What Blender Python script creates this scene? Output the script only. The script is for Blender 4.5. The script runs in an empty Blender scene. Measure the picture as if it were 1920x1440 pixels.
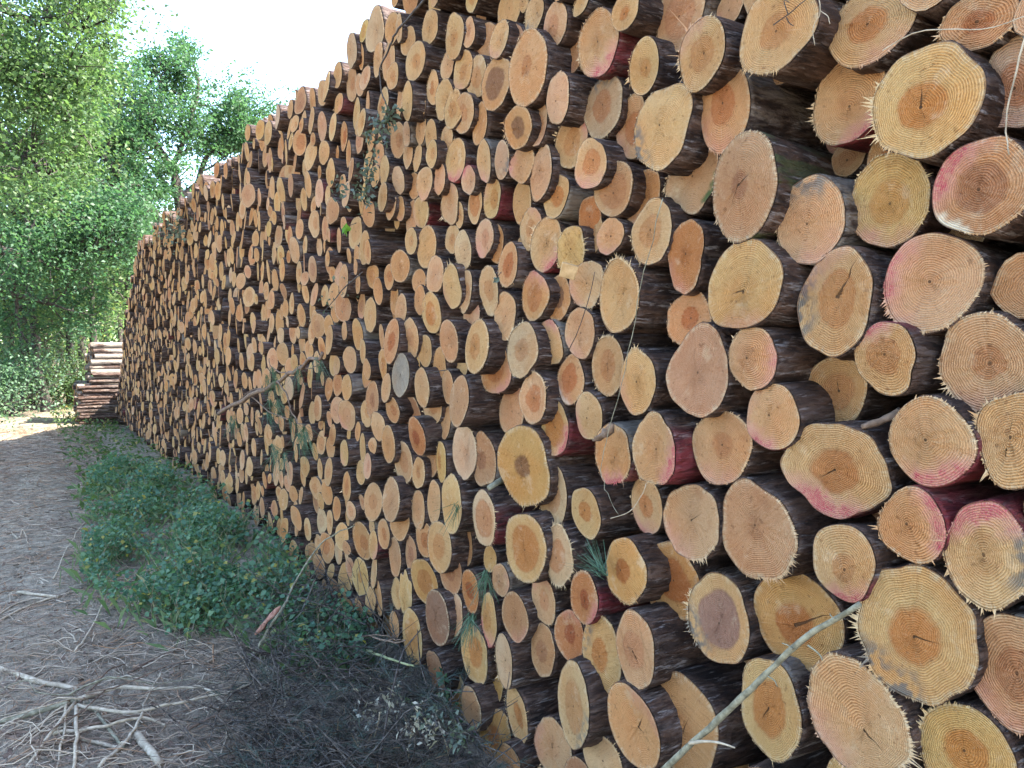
import bpy, math, random
import numpy as np
from mathutils import Vector, Matrix

EXPOSURE = 2.9
rng = np.random.default_rng(7)
random.seed(7)
S = bpy.context.scene
COL = S.collection
R = math.radians

# ------------------------------------------------------------------ camera
YAW, PITCH, FPX, EYE = R(31.6), R(3.17), 1442.0, 1.65
FACE_X = 1.50                      # the sawn face of the big pile lies at x = FACE_X, running along +y
cam_d = bpy.data.cameras.new('camera')
cam = bpy.data.objects.new('camera', cam_d)
COL.objects.link(cam)
cam_d.sensor_width = 36.0
cam_d.lens = 36.0 * FPX / 1920.0
cam_d.clip_start = 0.05
cam_d.clip_end = 2000
cam.location = (0, 0, EYE)
cam.rotation_euler = (math.pi / 2 - PITCH, 0, -YAW)
S.camera = cam
CM = cam.rotation_euler.to_matrix()
CMI = CM.inverted()

def ray(u, v):
    return (CM @ Vector(((u - 960) / FPX, -(v - 720) / FPX, -1.0))).normalized()

def on_face(u, v, off=0.0):
    """where the line of sight of a photo pixel meets the plane of the pile face (off metres in front of it)"""
    d = ray(u, v)
    t = (FACE_X - off) / d.x
    return Vector((0, 0, EYE)) + d * t

def on_ground(u, v, h=0.0):
    d = ray(u, v)
    p = Vector((0, 0, EYE)) + d * ((h - EYE) / d.z)
    for _ in range(5):
        p = Vector((0, 0, EYE)) + d * ((ground_z(p.x, p.y) + h - EYE) / d.z)
    return p

def at_dist(u, v, dist):
    return Vector((0, 0, EYE)) + ray(u, v) * dist

def to_px(p):
    q = CMI @ (Vector(p) - Vector((0, 0, EYE)))
    if q.z > -0.05:
        return (-9999, -9999, 0.05)
    return (960 + FPX * q.x / -q.z, 720 - FPX * q.y / -q.z, -q.z)

def smooth(a, b, x):
    t = min(1, max(0, (x - a) / (b - a)))
    return t * t * (3 - 2 * t)

def ground_z(x, y):
    z = -0.22 * smooth(8, 19, y)
    z += 0.025 * math.sin(x * 2.1 + 0.7 * y) + 0.02 * math.sin(y * 1.7 - x * 1.3) + 0.012 * math.sin(5.1 * x + 1.1) * math.sin(4.3 * y)
    z -= 0.035 * math.exp(-((x + .38 + .05 * math.sin(y)) / .20) ** 2) * (1 - smooth(14, 20, y))   # wheel rut
    z += 0.10 * smooth(0.3, 1.2, x) * smooth(2.5, 6, y) * (1 - smooth(10, 16, y))   # low bank at the foot of the pile
    z += 0.5 * smooth(24, 60, y)
    return z

# ------------------------------------------------------------------ mesh and object helpers
def mesh_np(name, V, F, mat, attrs=None, smooth_shade=False):
    """V (n,3); F list of index arrays (m,k) with one k per array; attrs {name: (n,3) point vectors}"""
    me = bpy.data.meshes.new(name)
    V = np.asarray(V, dtype=np.float32)
    Fs = [np.asarray(f, dtype=np.int32) for f in (F if isinstance(F, list) else [F]) if len(f)]
    loops = np.concatenate([f.ravel() for f in Fs])
    tot = np.concatenate([np.full(len(f), f.shape[1], dtype=np.int32) for f in Fs])
    start = np.concatenate([[0], np.cumsum(tot)[:-1]]).astype(np.int32)
    me.vertices.add(len(V)); me.vertices.foreach_set('co', V.ravel())
    me.loops.add(len(loops)); me.loops.foreach_set('vertex_index', loops)
    me.polygons.add(len(tot)); me.polygons.foreach_set('loop_start', start)
    me.polygons.foreach_set('loop_total', tot)
    if smooth_shade:
        me.polygons.foreach_set('use_smooth', np.ones(len(tot), dtype=bool))
    for k, a in (attrs or {}).items():
        at = me.attributes.new(k, 'FLOAT_VECTOR', 'POINT')
        at.data.foreach_set('vector', np.asarray(a, dtype=np.float32).ravel())
    me.update(calc_edges=True)
    me.materials.append(mat)
    return me

def obj(name, me, parent=None):
    o = bpy.data.objects.new(name, me)
    COL.objects.link(o)
    if parent:
        o.parent = parent
    return o

def tag(o, label=None, cat=None, group=None, kind=None):
    if label: o['label'] = label
    if cat: o['category'] = cat
    if group: o['group'] = group
    if kind: o['kind'] = kind
    return o

def thing(name, label, cat, loc=(0, 0, 0), group=None):
    o = bpy.data.objects.new(name, None)
    o.empty_display_size = 0.1
    COL.objects.link(o)
    o.location = loc
    return tag(o, label, cat, group)

class MB:
    """collects vertices, faces and per-point vectors, then links them as one mesh object"""
    def __init__(self):
        self.v = []; self.f = {}; self.n = 0; self.a = {}
    def add(self, V, faces, attrs=None):
        V = np.asarray(V, dtype=np.float32).reshape(-1, 3)
        for f in faces:
            f = np.asarray(f, dtype=np.int32)
            if len(f):
                self.f.setdefault(f.shape[1], []).append(f + self.n)
        self.v.append(V)
        for k, a in (attrs or {}).items():
            a = np.asarray(a, dtype=np.float32)
            if a.ndim == 1:
                a = np.tile(a, (len(V), 1))
            self.a.setdefault(k, []).append(a)
        self.n += len(V)
    def mesh(self, name, mat, loc=(0, 0, 0), sm=False):
        V = np.concatenate(self.v) - np.asarray(loc, dtype=np.float32)
        return mesh_np(name, V, [np.concatenate(x) for x in self.f.values()], mat,
                       {k: np.concatenate(a) for k, a in self.a.items()}, sm)
    def tube(self, pts, radii, ns=6, cap=True, jit=0.0, attrs=None):
        P = np.array([tuple(p) for p in pts], dtype=np.float64)
        n = len(P)
        T = np.gradient(P, axis=0)
        T /= np.linalg.norm(T, axis=1)[:, None] + 1e-9
        up = np.array([0.13, 0.21, 0.97]) if abs(T[0][2]) < 0.9 else np.array([0.97, 0.21, 0.1])
        A = np.cross(T, up); A /= np.linalg.norm(A, axis=1)[:, None] + 1e-9
        B = np.cross(T, A)
        th = np.arange(ns) / ns * 2 * np.pi
        rad = np.asarray(radii, dtype=np.float64)[:, None, None]
        if jit:
            rad = rad * (1 + jit * rng.uniform(-1, 1, (n, ns, 1)))
        V = P[:, None, :] + rad * (np.cos(th)[None, :, None] * A[:, None, :] + np.sin(th)[None, :, None] * B[:, None, :])
        i = np.arange(n - 1)[:, None] * ns
        j = np.arange(ns)[None, :]
        q = np.stack([i + j, i + (j + 1) % ns, i + ns + (j + 1) % ns, i + ns + j], axis=-1).reshape(-1, 4)
        fs = [q]
        if cap and ns > 2:
            fs.append(np.arange(ns)[::-1][None, :]); fs.append((np.arange(ns) + (n - 1) * ns)[None, :])
        self.add(V.reshape(-1, 3), fs, attrs)

def wobble(p0, p1, n=6, amp=0.03, sag=0.0):
    """polyline from p0 to p1 with natural kinks"""
    p0 = np.array(tuple(p0)); p1 = np.array(tuple(p1))
    L = np.linalg.norm(p1 - p0)
    t = np.linspace(0, 1, n)
    w = rng.normal(0, 1, (n, 3)); w[0] = 0; w[-1] = 0
    w = (w + np.roll(w, 1, 0) * (t > 0)[:, None]) * 0.6 * amp * L
    w[0] = 0; w[-1] = 0
    P = p0 + (p1 - p0) * t[:, None] + w
    P[:, 2] -= sag * L * 4 * t * (1 - t)
    return P

# ------------------------------------------------------------------ materials
def newmat(name):
    m = bpy.data.materials.new(name); m.use_nodes = True
    nt = m.node_tree
    for n in list(nt.nodes): nt.nodes.remove(n)
    out = nt.nodes.new('ShaderNodeOutputMaterial')
    return m, nt, out

class NT:
    """small helper to wire shader nodes"""
    def __init__(self, nt): self.nt = nt
    def node(self, t, **kw):
        n = self.nt.nodes.new(t)
        for k, v in kw.items(): setattr(n, k, v)
        return n
    def set(self, s, v):
        if isinstance(v, bpy.types.NodeSocket): self.nt.links.new(v, s)
        else: s.default_value = v
    def attr(self, name):
        n = self.node('ShaderNodeAttribute'); n.attribute_type = 'GEOMETRY'; n.attribute_name = name
        return n.outputs['Vector']
    def math(self, op, a, b=0.0, c=0.0, clamp=False):
        n = self.node('ShaderNodeMath', operation=op); n.use_clamp = clamp
        self.set(n.inputs[0], a); self.set(n.inputs[1], b)
        if op in ('MULTIPLY_ADD', 'SMOOTH_MIN', 'COMPARE'): self.set(n.inputs[2], c)
        return n.outputs[0]
    def vmath(self, op, a, b=(0, 0, 0), scale=None):
        n = self.node('ShaderNodeVectorMath', operation=op)
        self.set(n.inputs[0], a)
        if op == 'SCALE': self.set(n.inputs['Scale'], scale)
        else: self.set(n.inputs[1], b)
        return n.outputs['Value'] if op in ('DOT_PRODUCT', 'LENGTH', 'DISTANCE') else n.outputs['Vector']
    def sep(self, v):
        n = self.node('ShaderNodeSeparateXYZ'); self.set(n.inputs[0], v); return n.outputs
    def comb(self, x, y, z):
        n = self.node('ShaderNodeCombineXYZ')
        for i, q in enumerate((x, y, z)): self.set(n.inputs[i], q)
        return n.outputs[0]
    def noise(self, vec, scale, detail=2.0, w=None, rough=0.5, out='Fac', dist=0.0):
        n = self.node('ShaderNodeTexNoise')
        n.noise_dimensions = '4D' if w is not None else '3D'
        self.set(n.inputs['Vector'], vec); self.set(n.inputs['Scale'], scale)
        self.set(n.inputs['Detail'], detail); self.set(n.inputs['Roughness'], rough)
        self.set(n.inputs['Distortion'], dist)
        if w is not None: self.set(n.inputs['W'], w)
        return n.outputs[0 if out == 'Fac' else 1]
    def voronoi(self, vec, scale, feature='F1', out='Distance'):
        n = self.node('ShaderNodeTexVoronoi', feature=feature)
        self.set(n.inputs['Vector'], vec); self.set(n.inputs['Scale'], scale)
        return n.outputs[out]
    def ss(self, lo, hi, x):
        n = self.node('ShaderNodeMapRange', interpolation_type='SMOOTHSTEP')
        self.set(n.inputs[0], x); self.set(n.inputs[1], lo); self.set(n.inputs[2], hi)
        return n.outputs[0]
    def lin(self, x, a, b, c, d):
        n = self.node('ShaderNodeMapRange')
        self.set(n.inputs[0], x)
        for i, q in enumerate((a, b, c, d)): self.set(n.inputs[i + 1], q)
        return n.outputs[0]
    def mix(self, f, a, b, blend='MIX'):
        n = self.node('ShaderNodeMix', data_type='RGBA', blend_type=blend)
        self.set(n.inputs[0], f); self.set(n.inputs[6], a); self.set(n.inputs[7], b)
        return n.outputs[2]
    def ramp(self, x, stops):
        n = self.node('ShaderNodeValToRGB')
        e = n.color_ramp.elements
        while len(e) < len(stops): e.new(0.5)
        for el, (p, c) in zip(e, stops): el.position = p; el.color = (*c, 1)
        self.set(n.inputs[0], x)
        return n.outputs[0]
    def bump(self, h, strength, dist):
        n = self.node('ShaderNodeBump')
        self.set(n.inputs['Strength'], strength); self.set(n.inputs['Distance'], dist); self.set(n.inputs['Height'], h)
        return n.outputs[0]
    def bsdf(self, col, rough=0.8, normal=None, spec=0.3, out=None):
        n = self.node('ShaderNodeBsdfPrincipled')
        self.set(n.inputs['Base Color'], col); self.set(n.inputs['Roughness'], rough)
        self.set(n.inputs['Specular IOR Level'], spec)
        if normal is not None: self.set(n.inputs['Normal'], normal)
        if out is not None: self.nt.links.new(n.outputs[0], out.inputs[0])
        return n

def rgb(*c): return (*c, 1.0)

def mat_cut():
    """sawn end grain: growth rings, heartwood, saw marks, forestry paint, stain and cracks, all set per log"""
    m, nt, out = newmat('sawn_end_grain'); g = NT(nt)
    lp = g.attr('lp'); tone = g.attr('tone'); heart = g.sep(g.attr('heart')); hcol = g.attr('hcol')
    par = g.sep(g.attr('par'))            # mean radius, seed, ring strength
    px, py, t = g.sep(lp)
    flat = g.comb(px, py, 0.0)
    seed = par[1]
    n1 = g.noise(flat, 9.0, 2, seed)
    n2 = g.noise(flat, 38.0, 3, seed)
    n3 = g.noise(flat, 260.0, 3, seed, 0.65)
    nb = g.noise(flat, 5.0, 3, g.math('ADD', seed, 9.0))
    td = g.math('ADD', t, g.math('MULTIPLY', g.math('SUBTRACT', n1, 0.5), 0.10))
    td = g.math('ADD', td, g.math('MULTIPLY', g.math('SUBTRACT', n2, 0.5), 0.012))
    rad = g.math('MULTIPLY', td, par[0])
    # uneven ring widths
    nr = g.noise(g.comb(g.math('MULTIPLY', rad, 1.0), 0.0, 0.0), 45.0, 1, seed)
    ph = g.math('ADD', g.math('MULTIPLY', rad, 1450.0), g.math('MULTIPLY', nr, 9.0))
    sn = g.math('SINE', ph)
    ring = g.math('POWER', g.math('MULTIPLY_ADD', sn, 0.5, 0.5), 2.2)
    rv = g.math('MULTIPLY', ring, g.math('MULTIPLY', par[2], g.ss(0.34, 0.66, nb)))
    # heartwood
    hm = g.math('MULTIPLY', g.ss(g.math('ADD', heart[0], 0.05), g.math('SUBTRACT', heart[0], 0.05),
                                 g.math('ADD', td, g.math('MULTIPLY', g.math('SUBTRACT', n1, 0.5), heart[2]))), heart[1])
    edge = g.math('MULTIPLY', g.math('SUBTRACT', 1.0, g.math('MULTIPLY', g.math('ABSOLUTE', g.math('SUBTRACT', td, heart[0])), 14.0), clamp=True), g.math('MULTIPLY', heart[1], 0.35))
    nx = g.node('ShaderNodeVectorMath', operation='MULTIPLY')
    base = g.mix(g.ss(0.35, 0.75, nb), tone, g.vmath('MULTIPLY', tone, (1.10, 0.90, 0.74)))
    base = g.mix(g.math('MULTIPLY', g.ss(0.55, 0.8, n2), 0.35), base, g.vmath('MULTIPLY', tone, (0.72, 0.62, 0.52)))
    base = g.mix(hm, base, hcol)
    base = g.mix(edge, base, g.vmath('MULTIPLY', hcol, (0.78, 0.68, 0.6)))
    base = g.mix(g.math('MULTIPLY', rv, 0.68), base, g.vmath('MULTIPLY', base, (0.58, 0.42, 0.28)))
    # saw marks: stripes turned by the seed
    sx = g.math('MULTIPLY', seed, 2.4)
    along = g.math('ADD', g.math('MULTIPLY', px, g.math('COSINE', sx)), g.math('MULTIPLY', py, g.math('SINE', sx)))
    acr = g.math('SUBTRACT', g.math('MULTIPLY', py, g.math('COSINE', sx)), g.math('MULTIPLY', px, g.math('SINE', sx)))
    saw = g.noise(g.comb(g.math('MULTIPLY', along, 150.0), g.math('MULTIPLY', acr, 9.0), 0.0), 1.0, 2, seed)
    sawm = g.math('MULTIPLY', g.math('SUBTRACT', saw, 0.5), g.math('ADD', 0.7, g.math('MULTIPLY', g.sep(g.attr('par2'))[0], 1.6)))
    base = g.mix(g.math('MULTIPLY_ADD', sawm, 0.9, 0.0, clamp=True), base, g.vmath('MULTIPLY', base, (0.55, 0.48, 0.42)))
    base = g.mix(g.math('MULTIPLY', g.ss(0.50, 0.75, n3), 0.20), base, rgb(0.78, 0.60, 0.38))
    base = g.mix(g.math('MULTIPLY', g.ss(0.62, 0.72, g.noise(flat, 75.0, 2, g.math('ADD', seed, 3.0))), 0.55), base, g.vmath('MULTIPLY', base, (0.42, 0.34, 0.30)))
    base = g.mix(g.math('MULTIPLY', g.ss(0.50, 0.34, n3), 0.34), base, g.vmath('MULTIPLY', base, (0.66, 0.55, 0.46)))
    nw = g.noise(flat, 14.0, 5, g.math('ADD', seed, 21.0), 0.7)
    base = g.mix(g.math('MULTIPLY', g.ss(0.54, 0.70, nw), 0.42), base, g.vmath('MULTIPLY', base, (0.70, 0.56, 0.47)))
    base = g.mix(g.math('MULTIPLY', g.ss(0.44, 0.30, nw), 0.35), base, rgb(0.76, 0.575, 0.365))
    # radial checks and grain, uneven from side to side
    rg = g.noise(g.vmath('ADD', g.vmath('SCALE', g.vmath('NORMALIZE', flat), scale=9.0), g.comb(0.0, 0.0, g.math('MULTIPLY', t, 0.7))), 2.2, 4, seed, 0.7)
    base = g.mix(g.math('MULTIPLY', g.ss(0.54, 0.72, rg), g.math('MULTIPLY', g.ss(0.1, 0.5, t), 0.42)), base, g.vmath('MULTIPLY', base, (0.66, 0.54, 0.45)))
    base = g.mix(g.math('MULTIPLY', g.ss(0.42, 0.28, rg), 0.30), base, rgb(0.74, 0.54, 0.33))
    # torn pale fibres towards the rim
    rimn = g.math('ADD', t, g.math('MULTIPLY', g.math('SUBTRACT', n2, 0.5), 0.22))
    base = g.mix(g.math('MULTIPLY', g.ss(0.84, 1.0, rimn), g.math('MULTIPLY', g.ss(0.40, 0.64, rg), 0.7)), base, rgb(0.72, 0.57, 0.36))
    # pale torn strip on one side
    dirn = g.vmath('NORMALIZE', flat)
    def side(name, lo, hi, tmin, tmax):
        a = g.attr(name); ax = g.sep(a)
        d = g.vmath('DOT_PRODUCT', dirn, g.comb(ax[0], ax[1], 0.0))
        dd = g.math('ADD', d, g.math('MULTIPLY', g.math('SUBTRACT', n1, 0.5), 0.5))
        v = g.ss(lo, hi, dd)
        tt = g.ss(tmin, tmax, g.math('ADD', t, g.math('MULTIPLY', g.math('SUBTRACT', n2, 0.5), 0.55)))
        return g.math('MULTIPLY', g.math('MULTIPLY', v, tt), ax[2])
    st = side('stain', 0.55, 0.95, 0.45, 0.95)
    stn = g.math('MULTIPLY', st, g.ss(0.40, 0.56, n2))
    base = g.mix(g.math('MULTIPLY', stn, 0.8), base, rgb(0.14, 0.14, 0.13))
    ms = side('moss', 0.86, 0.98, 0.7, 0.95)
    base = g.mix(g.math('MULTIPLY', ms, g.ss(0.35, 0.5, n2)), base, rgb(0.10, 0.13, 0.045))
    wm = side('white', 0.80, 0.95, 0.72, 0.95)
    base = g.mix(g.math('MULTIPLY', wm, g.ss(0.42, 0.5, n1)), base, rgb(0.76, 0.62, 0.43))
    pa = side('pinka', 0.50, 0.92, 0.35, 1.0)
    pb = side('pinkb', 0.50, 0.92, 0.45, 1.0)
    pk = g.math('ADD', pa, pb, clamp=True)
    pk = g.math('MULTIPLY', pk, g.math('MULTIPLY', g.lin(n3, 0.3, 0.62, 0.55, 1.0), g.lin(n2, 0.3, 0.6, 0.75, 1.0)))
    base = g.mix(pk, base, g.mix(g.ss(0.5, 1.0, pk), rgb(0.66, 0.28, 0.22), rgb(0.52, 0.075, 0.10)))
    # star cracks running out of the pith
    def crack(name):
        a = g.attr(name); ax = g.sep(a)
        cr = g.math('SUBTRACT', g.math('MULTIPLY', px, ax[1]), g.math('MULTIPLY', py, ax[0]))
        cr = g.math('ADD', cr, g.math('MULTIPLY', g.math('SUBTRACT', n1, 0.5), 0.035))
        fw = g.math('ADD', g.math('MULTIPLY', px, ax[0]), g.math('MULTIPLY', py, ax[1]))
        w = g.math('MULTIPLY', g.math('SUBTRACT', ax[2], g.math('DIVIDE', fw, par[0])), 0.005)
        on = g.ss(0.0, -0.0012, g.math('SUBTRACT', g.math('ABSOLUTE', cr), w))
        return g.math('MULTIPLY', on, g.ss(-0.002, 0.002, fw))
    ck = g.math('ADD', crack('cracka'), crack('crackb'), clamp=True)
    base = g.mix(g.math('MULTIPLY', ck, 0.85), base, rgb(0.09, 0.045, 0.02))
    pith = g.ss(0.0045, 0.0020, g.math('MULTIPLY', t, par[0]))
    base = g.mix(g.math('MULTIPLY', pith, 0.8), base, rgb(0.10, 0.05, 0.025))
    # thin dark cambium line
    base = g.mix(g.math('MULTIPLY', g.ss(0.965, 0.995, g.math('ADD', t, g.math('MULTIPLY', g.math('SUBTRACT', n2, 0.5), 0.09))), 0.75), base, rgb(0.16, 0.08, 0.045))
    hgt = g.math('ADD', g.math('MULTIPLY', ring, -0.5), g.math('ADD', g.math('MULTIPLY', saw, 0.9), g.math('MULTIPLY', n3, 1.2)))
    hgt = g.math('SUBTRACT', hgt, g.math('MULTIPLY', ck, 3.0))
    g.bsdf(base, 0.86, g.bump(hgt, 1.0, 0.008), 0.2, out)
    return m

def mat_bark():
    """flaky pine bark with grey scales, pale torn strips on some logs and paint overspray near some ends"""
    m, nt, out = newmat('pine_bark'); g = NT(nt)
    bp = g.attr('bp')                     # arc length, distance from the cut end, seed
    ax = g.sep(bp)
    vec = g.comb(g.math('MULTIPLY', ax[0], 1.0), g.math('MULTIPLY', ax[1], 0.22), ax[2])
    n1 = g.noise(vec, 24.0, 6, None, 0.68, 'Fac', 0.5)
    n2 = g.noise(vec, 90.0, 5, None, 0.7)
    n3 = g.noise(vec, 4.0, 2)
    wv = g.vmath('ADD', vec, g.vmath('SCALE', g.noise(vec, 9.0, 4, None, 0.7, 'Color'), scale=0.12))
    fl = g.sep(g.voronoi(wv, 60.0, 'F1', 'Color'))[0]
    fd = g.voronoi(wv, 60.0, 'F1', 'Distance')
    col = g.ramp(n1, [(0.30, (0.012, 0.008, 0.0065)), (0.46, (0.040, 0.022, 0.016)), (0.58, (0.090, 0.049, 0.033)), (0.74, (0.165, 0.100, 0.072))])
    col = g.mix(g.math('MULTIPLY', g.ss(0.50, 0.70, fl), g.math('MULTIPLY', g.ss(0.42, 0.60, n2), 0.5)), col, rgb(0.16, 0.115, 0.095))
    stk = g.noise(g.vmath('MULTIPLY', vec, (1.0, 0.55, 1.0)), 62.0, 5, None, 0.7)
    col = g.mix(g.math('MULTIPLY', g.ss(0.56, 0.66, stk), 0.8), col, rgb(0.27, 0.225, 0.205))  # pale streaks painted into the bark colour, imitating the sky's reflection
    col = g.mix(g.math('MULTIPLY', g.ss(0.45, 0.32, n2), 0.7), col, rgb(0.018, 0.011, 0.009))
    vor = g.math('SUBTRACT', 0.7, fd)
    tb = g.sep(g.attr('bark2'))           # peeled, red paint, moss
    peel = g.math('MULTIPLY', g.ss(0.54, 0.66, g.math('ADD', g.math('ADD', n3, g.math('MULTIPLY', tb[0], 0.08)), g.math('MULTIPLY', g.math('SUBTRACT', n1, 0.5), 0.5))), tb[0], 0, True)
    wood = g.mix(n2, rgb(0.15, 0.12, 0.095), rgb(0.31, 0.26, 0.21))
    col = g.mix(peel, col, wood)
    pd = g.sep(g.attr('pinka'))
    nrm = g.attr('bdir')
    dd = g.vmath('DOT_PRODUCT', nrm, g.comb(pd[0], pd[1], 0.0))
    red = g.math('MULTIPLY', g.ss(0.0, 0.8, dd), g.ss(0.30, 0.03, g.math('ADD', ax[1], g.math('MULTIPLY', g.math('SUBTRACT', n1, 0.5), 0.35))))
    red = g.math('MULTIPLY', g.math('MULTIPLY', red, tb[1]), g.ss(0.30, 0.58, n1))
    col = g.mix(red, col, rgb(0.22, 0.018, 0.03))
    ms = g.math('MULTIPLY', g.ss(0.50, 0.60, g.noise(vec, 26.0, 5)), g.math('MULTIPLY', tb[2], g.ss(0.40, 0.10, ax[1])))
    col = g.mix(g.math('MULTIPLY', ms, 0.7), col, rgb(0.060, 0.072, 0.024))
    h = g.math('ADD', g.math('MULTIPLY', n1, 0.7), g.math('ADD', g.math('MULTIPLY', n2, 0.5), g.math('MULTIPLY', vor, 0.5)))
    g.bsdf(col, 0.72, g.bump(h, 1.0, 0.022), 0.25, out)
    return m

def mat_leaf(name, c0, c1, trans=0.45, seas=None):
    m, nt, out = newmat(name); g = NT(nt)
    lv = g.sep(g.attr('lv'))
    col = g.mix(lv[0], rgb(*c0), rgb(*c1))
    if seas: col = g.mix(g.ss(0.93, 0.97, lv[1]), col, rgb(*seas))
    p = g.bsdf(col, 0.52, None, 0.35)
    tr = g.node('ShaderNodeBsdfTranslucent')
    g.set(tr.inputs[0], g.vmath('MULTIPLY', col, (1.35, 1.5, 1.0)))
    mx = g.node('ShaderNodeMixShader'); mx.inputs[0].default_value = trans
    nt.links.new(p.outputs[0], mx.inputs[1]); nt.links.new(tr.outputs[0], mx.inputs[2])
    nt.links.new(mx.outputs[0], out.inputs[0])
    return m

def mat_wood(name, c0, c1, scale=30.0, rough=0.85, bump=0.4):
    m, nt, out = newmat(name); g = NT(nt)
    tc = g.node('ShaderNodeTexCoord').outputs['Object']
    n1 = g.noise(tc, scale, 4, None, 0.6); n2 = g.noise(tc, scale * 0.2, 2)
    col = g.mix(g.ss(0.3, 0.7, n1), rgb(*c0), rgb(*c1))
    col = g.mix(g.math('MULTIPLY', g.ss(0.5, 0.7, n2), 0.5), col, g.vmath('MULTIPLY', col, (0.5, 0.48, 0.45)))
    g.bsdf(col, rough, g.bump(n1, bump, 0.01), 0.25, out)
    return m

def mat_ground(name, cols, sc=1.0, bump=0.6):
    m, nt, out = newmat(name); g = NT(nt)
    tc = g.node('ShaderNodeNewGeometry').outputs['Position']
    n0 = g.noise(tc, 0.9 * sc, 3); n1 = g.noise(tc, 9.0 * sc, 5, None, 0.65); n2 = g.noise(tc, 70.0 * sc, 4, None, 0.7)
    sv = g.noise(g.vmath('MULTIPLY', tc, (35.0, 6.0, 20.0)), 1.5, 3, None, 0.6, 'Fac', 1.5)
    col = g.ramp(g.math('ADD', g.math('MULTIPLY', n1, 0.6), g.math('MULTIPLY', n2, 0.4)), [(0.32, cols[0]), (0.5, cols[1]), (0.66, cols[2])])
    col = g.mix(g.math('MULTIPLY', g.ss(0.52, 0.7, sv), 0.5), col, rgb(*cols[3]))
    col = g.mix(g.math('MULTIPLY', g.ss(0.45, 0.65, n0), 0.45), col, g.vmath('MULTIPLY', col, (0.62, 0.58, 0.55)))
    h = g.math('ADD', g.math('MULTIPLY', n1, 1.0), g.math('ADD', g.math('MULTIPLY', n2, 0.5), g.math('MULTIPLY', sv, 0.6)))
    g.bsdf(col, 0.95, g.bump(h, bump, 0.04), 0.1, out)
    return m

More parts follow.
